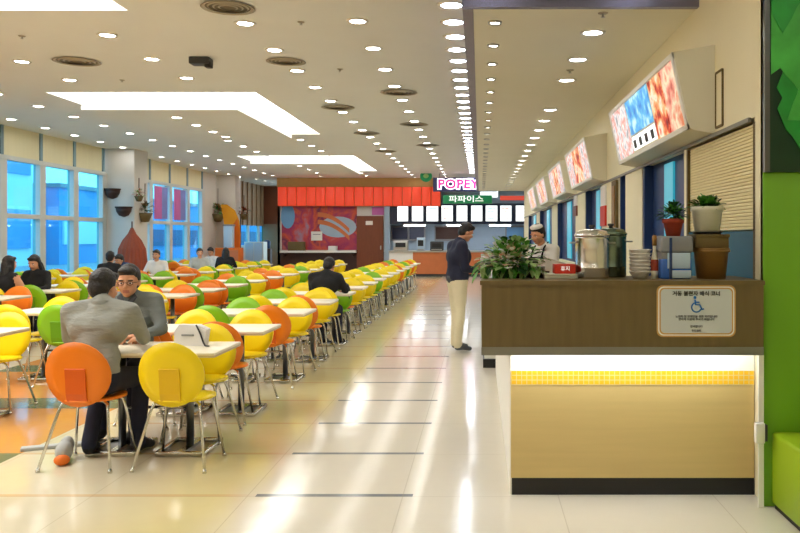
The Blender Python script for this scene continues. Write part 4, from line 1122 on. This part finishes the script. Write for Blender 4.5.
for k, (px, m_, s_, lb) in enumerate(((298, 'boxwood', .25, 'brown carton at the end of the ledge under the mural'), (334, 'white', .13, 'small white carton on the ledge under the mural'))):
    t = thing('carton', lb, 'box', (K(px), YK-.22, KZ(250.5))); b(m_).box(-s_*1.3, s_*1.3, -.12, .12, 0, s_*1.4, bev=.008).obj('box_body', t); b('tan').box(-s_*1.3, s_*1.3, -.02, .02, s_*1.4, s_*1.4+.006).obj('tape', t)
# brown door
do = struct(b('brown').box(K(357), K(383.5), YK-.08, YK+.1, 0, KZ(216)).obj('door_1'))
b('steel').box(K(380.5), K(381.5), YK-.12, YK-.08, 1.0, 1.15).obj('door_handle', do); b('white').box(K(366), K(373), YK-.09, YK-.08, KZ(225), KZ(221)).obj('door_plate', do)
struct(b('kback').box(K(385), K(390), YK-.2, YK+.1, 0, KZ(206)).obj('trim_5'))
struct(b('photo_pink').box(K(372), K(384), YK-.02, YK, KZ(215), KZ(207)).obj('trim_6'))
# menu boards
names = ['leftmost', 'second', 'third', 'fourth', 'fifth', 'sixth', 'seventh', 'eighth', 'ninth']
struct(b('kdark').box(K(390), K(530), YK-.05, YK, KZ(224), KZ(203.5)).obj('trim_7'))
for k, (a, c_) in enumerate(((397, 409), (411.5, 424), (426, 439), (441, 453.6), (456, 468), (470.5, 483), (485, 498), (499.5, 512), (515, 528))):
    t = thing('menu_board', '%s lit white menu panel above the back kiosk, counting from the brown door' % ORD[k], 'menu board', ((K(a)+K(c_))/2, YK-.06, KZ(213.5)), 0, 'lit kiosk menu panels')
    hw, hh = (K(c_)-K(a))/2, (KZ(205)-KZ(222))/2
    b('kdark').box(-hw, hw, -.05, .01, -hh, hh).obj('frame', t); b('menu').box(-hw+.03, hw-.03, -.06, -.05, -hh+.03, hh-.03).obj('lit_face', t)
    l = b(['food_pale', 'food_pale', 'food_blue', 'food_red'][k % 4])
    for i in range(4): l.box(-hw+.09, hw-.09-.07*(i % 2), -.064, -.06, hh-.16-i*.13, hh-.13-i*.13)
    l.obj('menu_lines', t)
# kiosk back counter things
t = thing('kiosk_counter', 'orange-fronted kiosk counter under the lit menu panels', 'counter', (0, 30.6, 0))
xa, xb2 = (390-480)*30.6/800, (522-480)*30.6/800
b('kfront').box(xa+.9, xb2, -.3, .3, .1, .92).obj('front_panel', t); b('white').box(xa, xa+.9, -.3, .3, .1, .92).obj('side_panel', t); b('steel').box(xa-.03, xb2, -.35, .4, .92, .98).obj('worktop', t); b('dgrey').box(xa, xb2, -.25, .3, 0, .1).obj('plinth', t)
for k, (px, w_, h_, m_, nm, lb) in enumerate(((401, .55, .38, 'steel', 'fryer', 'squat steel appliance at the door end of the kiosk counter'), (421, .3, .5, 'palebox', 'cash_register', 'pale cash register on the kiosk counter'), (437, .5, .35, 'dgrey', 'coffee_machine', 'dark machine on the kiosk counter beside the register'), (505, .5, .42, 'palebox', 'ice_machine', 'pale machine on the kiosk counter near the shop wall'))):
    t = thing(nm, lb, 'appliance', ((px-480)*30.6/800, 30.6, .98))
    b(m_).box(-w_/2, w_/2, -.2, .2, 0, h_, bev=.02).obj('body', t); b('black').box(-w_*.35, w_*.35, -.215, -.2, h_*.35, h_*.8).obj('screen', t); b('steel').box(-w_*.4, w_*.4, -.24, -.2, .03, .06).obj('tray', t)
for k, (px, w_, m_, lb) in enumerate(((400, .62, 'kdark', 'dark screen on the kiosk back wall nearest the brown door'), (417, .6, 'kdark', 'second dark screen on the kiosk back wall'), (448, 1.0, 'dbrown', 'wide dark shelf unit on the kiosk back wall'), (515, .7, 'outblue', 'blue screen on the kiosk back wall near the shop wall'))):
    t = thing('back_unit', lb, 'unit', ((px-480)*33.1/800, 33.12, CH-(233-237)*33/800)); b('grey').box(-w_/2-.05, w_/2+.05, -.12, .0, -.32, .3, bev=.01).obj('case', t); b(m_).box(-w_/2, w_/2, -.14, -.12, -.25, .24).obj('panel_face', t)
struct(b('red').box(K(500), 4.2, YK-.2, YK-.1, KZ(200.5), KZ(196)).obj('trim_8'))
t = thing('light_panel', 'small white lit panel beside the hanging pink sign', 'light', ((489-480)*31/800, 31.0, CH-(194-237)*31/800)); b('menu').box(-.34, .34, -.05, 0, -.13, .13).obj('lit_face', t); b('grey').box(-.37, .37, 0, .05, -.16, .16).obj('casing', t)
for sx in (-.3, .3): b('steel').cone((sx, .03, .16), .008, (sx, .03, ZC-t.location.z), .008, 6).obj('hanger_rod', t)
for k, (x, w_) in enumerate(((-2.6, .9), (-.9, .9), (.8, .9))):  # tubes added to brighten the dark kiosk, no known fittings
    t = thing('fill_tube', '%s added white tube brightening the kiosk under the menu panels, from the brown door' % ORD[k], 'light', (x, YK-.112, KZ(224.5)), 0, 'added kiosk fill tubes')
    b('white').box(-w_/2, w_/2, -.06, .06, -.03, .02, bev=.005).obj('housing', t); b('lensk').box(-w_/2+.03, w_/2-.03, -.045, .045, -.05, -.028).obj('tube', t)
# hanging signs
YS = 29.55
S = lambda px, py: P(px, py, YS)
a, c_ = S(433, 191.5), S(433, 177.5)
xc = S(465, 0).x
t = thing('hanging_sign', 'dark blue hanging sign with pink lettering on white beside the soffit', 'sign', (xc, YS, 0))
hw = xc-a.x
b('signblue').box(-hw, hw, 0, .12, a.z, c_.z, bev=.01).obj('board', t)
zc = (a.z+c_.z)/2
bg = text('lettering_outline', 'POPEYES', .46, 'signwhite', (0, -.012, zc), parent=t, depth=.012, sx=1.12, bold=.05)
text('lettering', 'POPEYES', .46, 'pink', (0, -.035, zc), parent=t, depth=.01, sx=1.12, bold=.014)
for sx in (-.8, .8): b('steel').cone((sx*hw, .06, c_.z), .012, (sx*hw, .06, ZC), .012, 6).obj('hanger_rod', t)
a, c_ = S(443, 203.5), S(492, 195.2)
t = thing('hanging_sign', 'long green sign with white lettering under the pink lettered sign', 'sign', ((a.x+c_.x)/2, YS-.03, 0))
hw = (c_.x-a.x)/2; b('signgreen').box(-hw, hw, 0, .1, a.z, c_.z, bev=.01).obj('board', t); text('lettering', '파파이스', .26, 'whitetext', (-.05, -.006, (a.z+c_.z)/2), parent=t, depth=.005, sx=1.35, bold=.004)
p = S(426, 176)
t = thing('hanging_sign', 'small round green emblem hanging beside the red fascia', 'sign', (p.x, YS, 0))
b('signgreen').prism([(.22*math.cos(q), 0, p.z+.22*math.sin(q)) for q in [2*PI*i/24 for i in range(24)]], (0, .06, 0)).obj('disc', t)
b('plant2').prism([(.1*math.cos(q), -.01, p.z+.08*math.sin(q)) for q in [2*PI*i/16 for i in range(16)]], (0, .01, 0)).obj('emblem', t); b('steel').cone((0, .03, p.z+.21), .01, (0, .03, ZC), .01, 6).obj('hanger_rod', t)

# ------------------------------------------------------------------ outside the windows
struct(b('outground').box(-90, -10.5, -10, 110, -.3, -.15).obj('outside_ground'))
def building(x0, x1, y0, y1, h, m, lab, bands):
    t = thing('building', lab, 'building', (x0, y0, -.15))
    b(m).box(0, x1-x0, 0, y1-y0, 0, h).obj('wall_block', t)
    for (z0, z1, mm) in bands: b(mm).box(x1-x0, x1-x0+.12, .4, y1-y0-.4, z0, z1).obj('window_band', t)
    b('grey').box(-.1, x1-x0+.15, -.1, y1-y0+.1, h, h+.25).obj('parapet', t)
building(-38, -26, 36, 46.5, 8, 'outwhite', 'pale building outside behind the nearest windows', [(1.0, 3.2, 'outblue'), (5.2, 6.0, 'outblue')])
building(-36, -25, 47.5, 56, 4.6, 'outblue', 'blue building outside behind the second window', [(1.2, 2.6, 'outwhite')])
building(-36, -24, 57, 90, 4.2, 'outblue', 'long low blue building outside behind the far windows', [(1, 2.2, 'dkblue')])

# ------------------------------------------------------------------ world, camera
w = bpy.data.worlds.new('sky'); SC.world = w; w.use_nodes = True
nt = w.node_tree; bg = nt.nodes['Background']
sk = nt.nodes.new('ShaderNodeTexSky'); sk.sky_type = 'HOSEK_WILKIE' if hasattr(sk, 'turbidity') else sk.sky_type
sk.turbidity = 6; sk.sun_direction = Vector((-.3, -.5, .8)).normalized()
mx = nt.nodes.new('ShaderNodeMix'); mx.data_type = 'RGBA'; mx.inputs[0].default_value = .75
nt.links.new(sk.outputs[0], mx.inputs[6]); mx.inputs[7].default_value = (.62, .86, 1, 1)
nt.links.new(mx.outputs[2], bg.inputs[0]); bg.inputs[1].default_value = 1.9
cam = bpy.data.cameras.new('camera'); co = bpy.data.objects.new('camera', cam); COL.objects.link(co)
co.location = (0, 0, CH); co.rotation_euler = (PI/2, 0, 0)
cam.sensor_width = 36; cam.lens = 36; cam.shift_x = -.1; cam.shift_y = -29.5/800; cam.clip_end = 300
SC.camera = co
SC.view_settings.view_transform = 'Standard'; SC.view_settings.look = 'None'; SC.view_settings.gamma = 1
SC.view_settings.use_curve_mapping = False
SC.view_settings.exposure = 1.08
SC.cycles.use_denoising = True; SC.cycles.use_light_tree = True
SC.cycles.max_bounces = 8; SC.cycles.diffuse_bounces = 5; SC.cycles.transparent_max_bounces = 8
SC.cycles.sample_clamp_indirect = 6
SC.cycles.caustics_reflective = False; SC.cycles.caustics_refractive = False
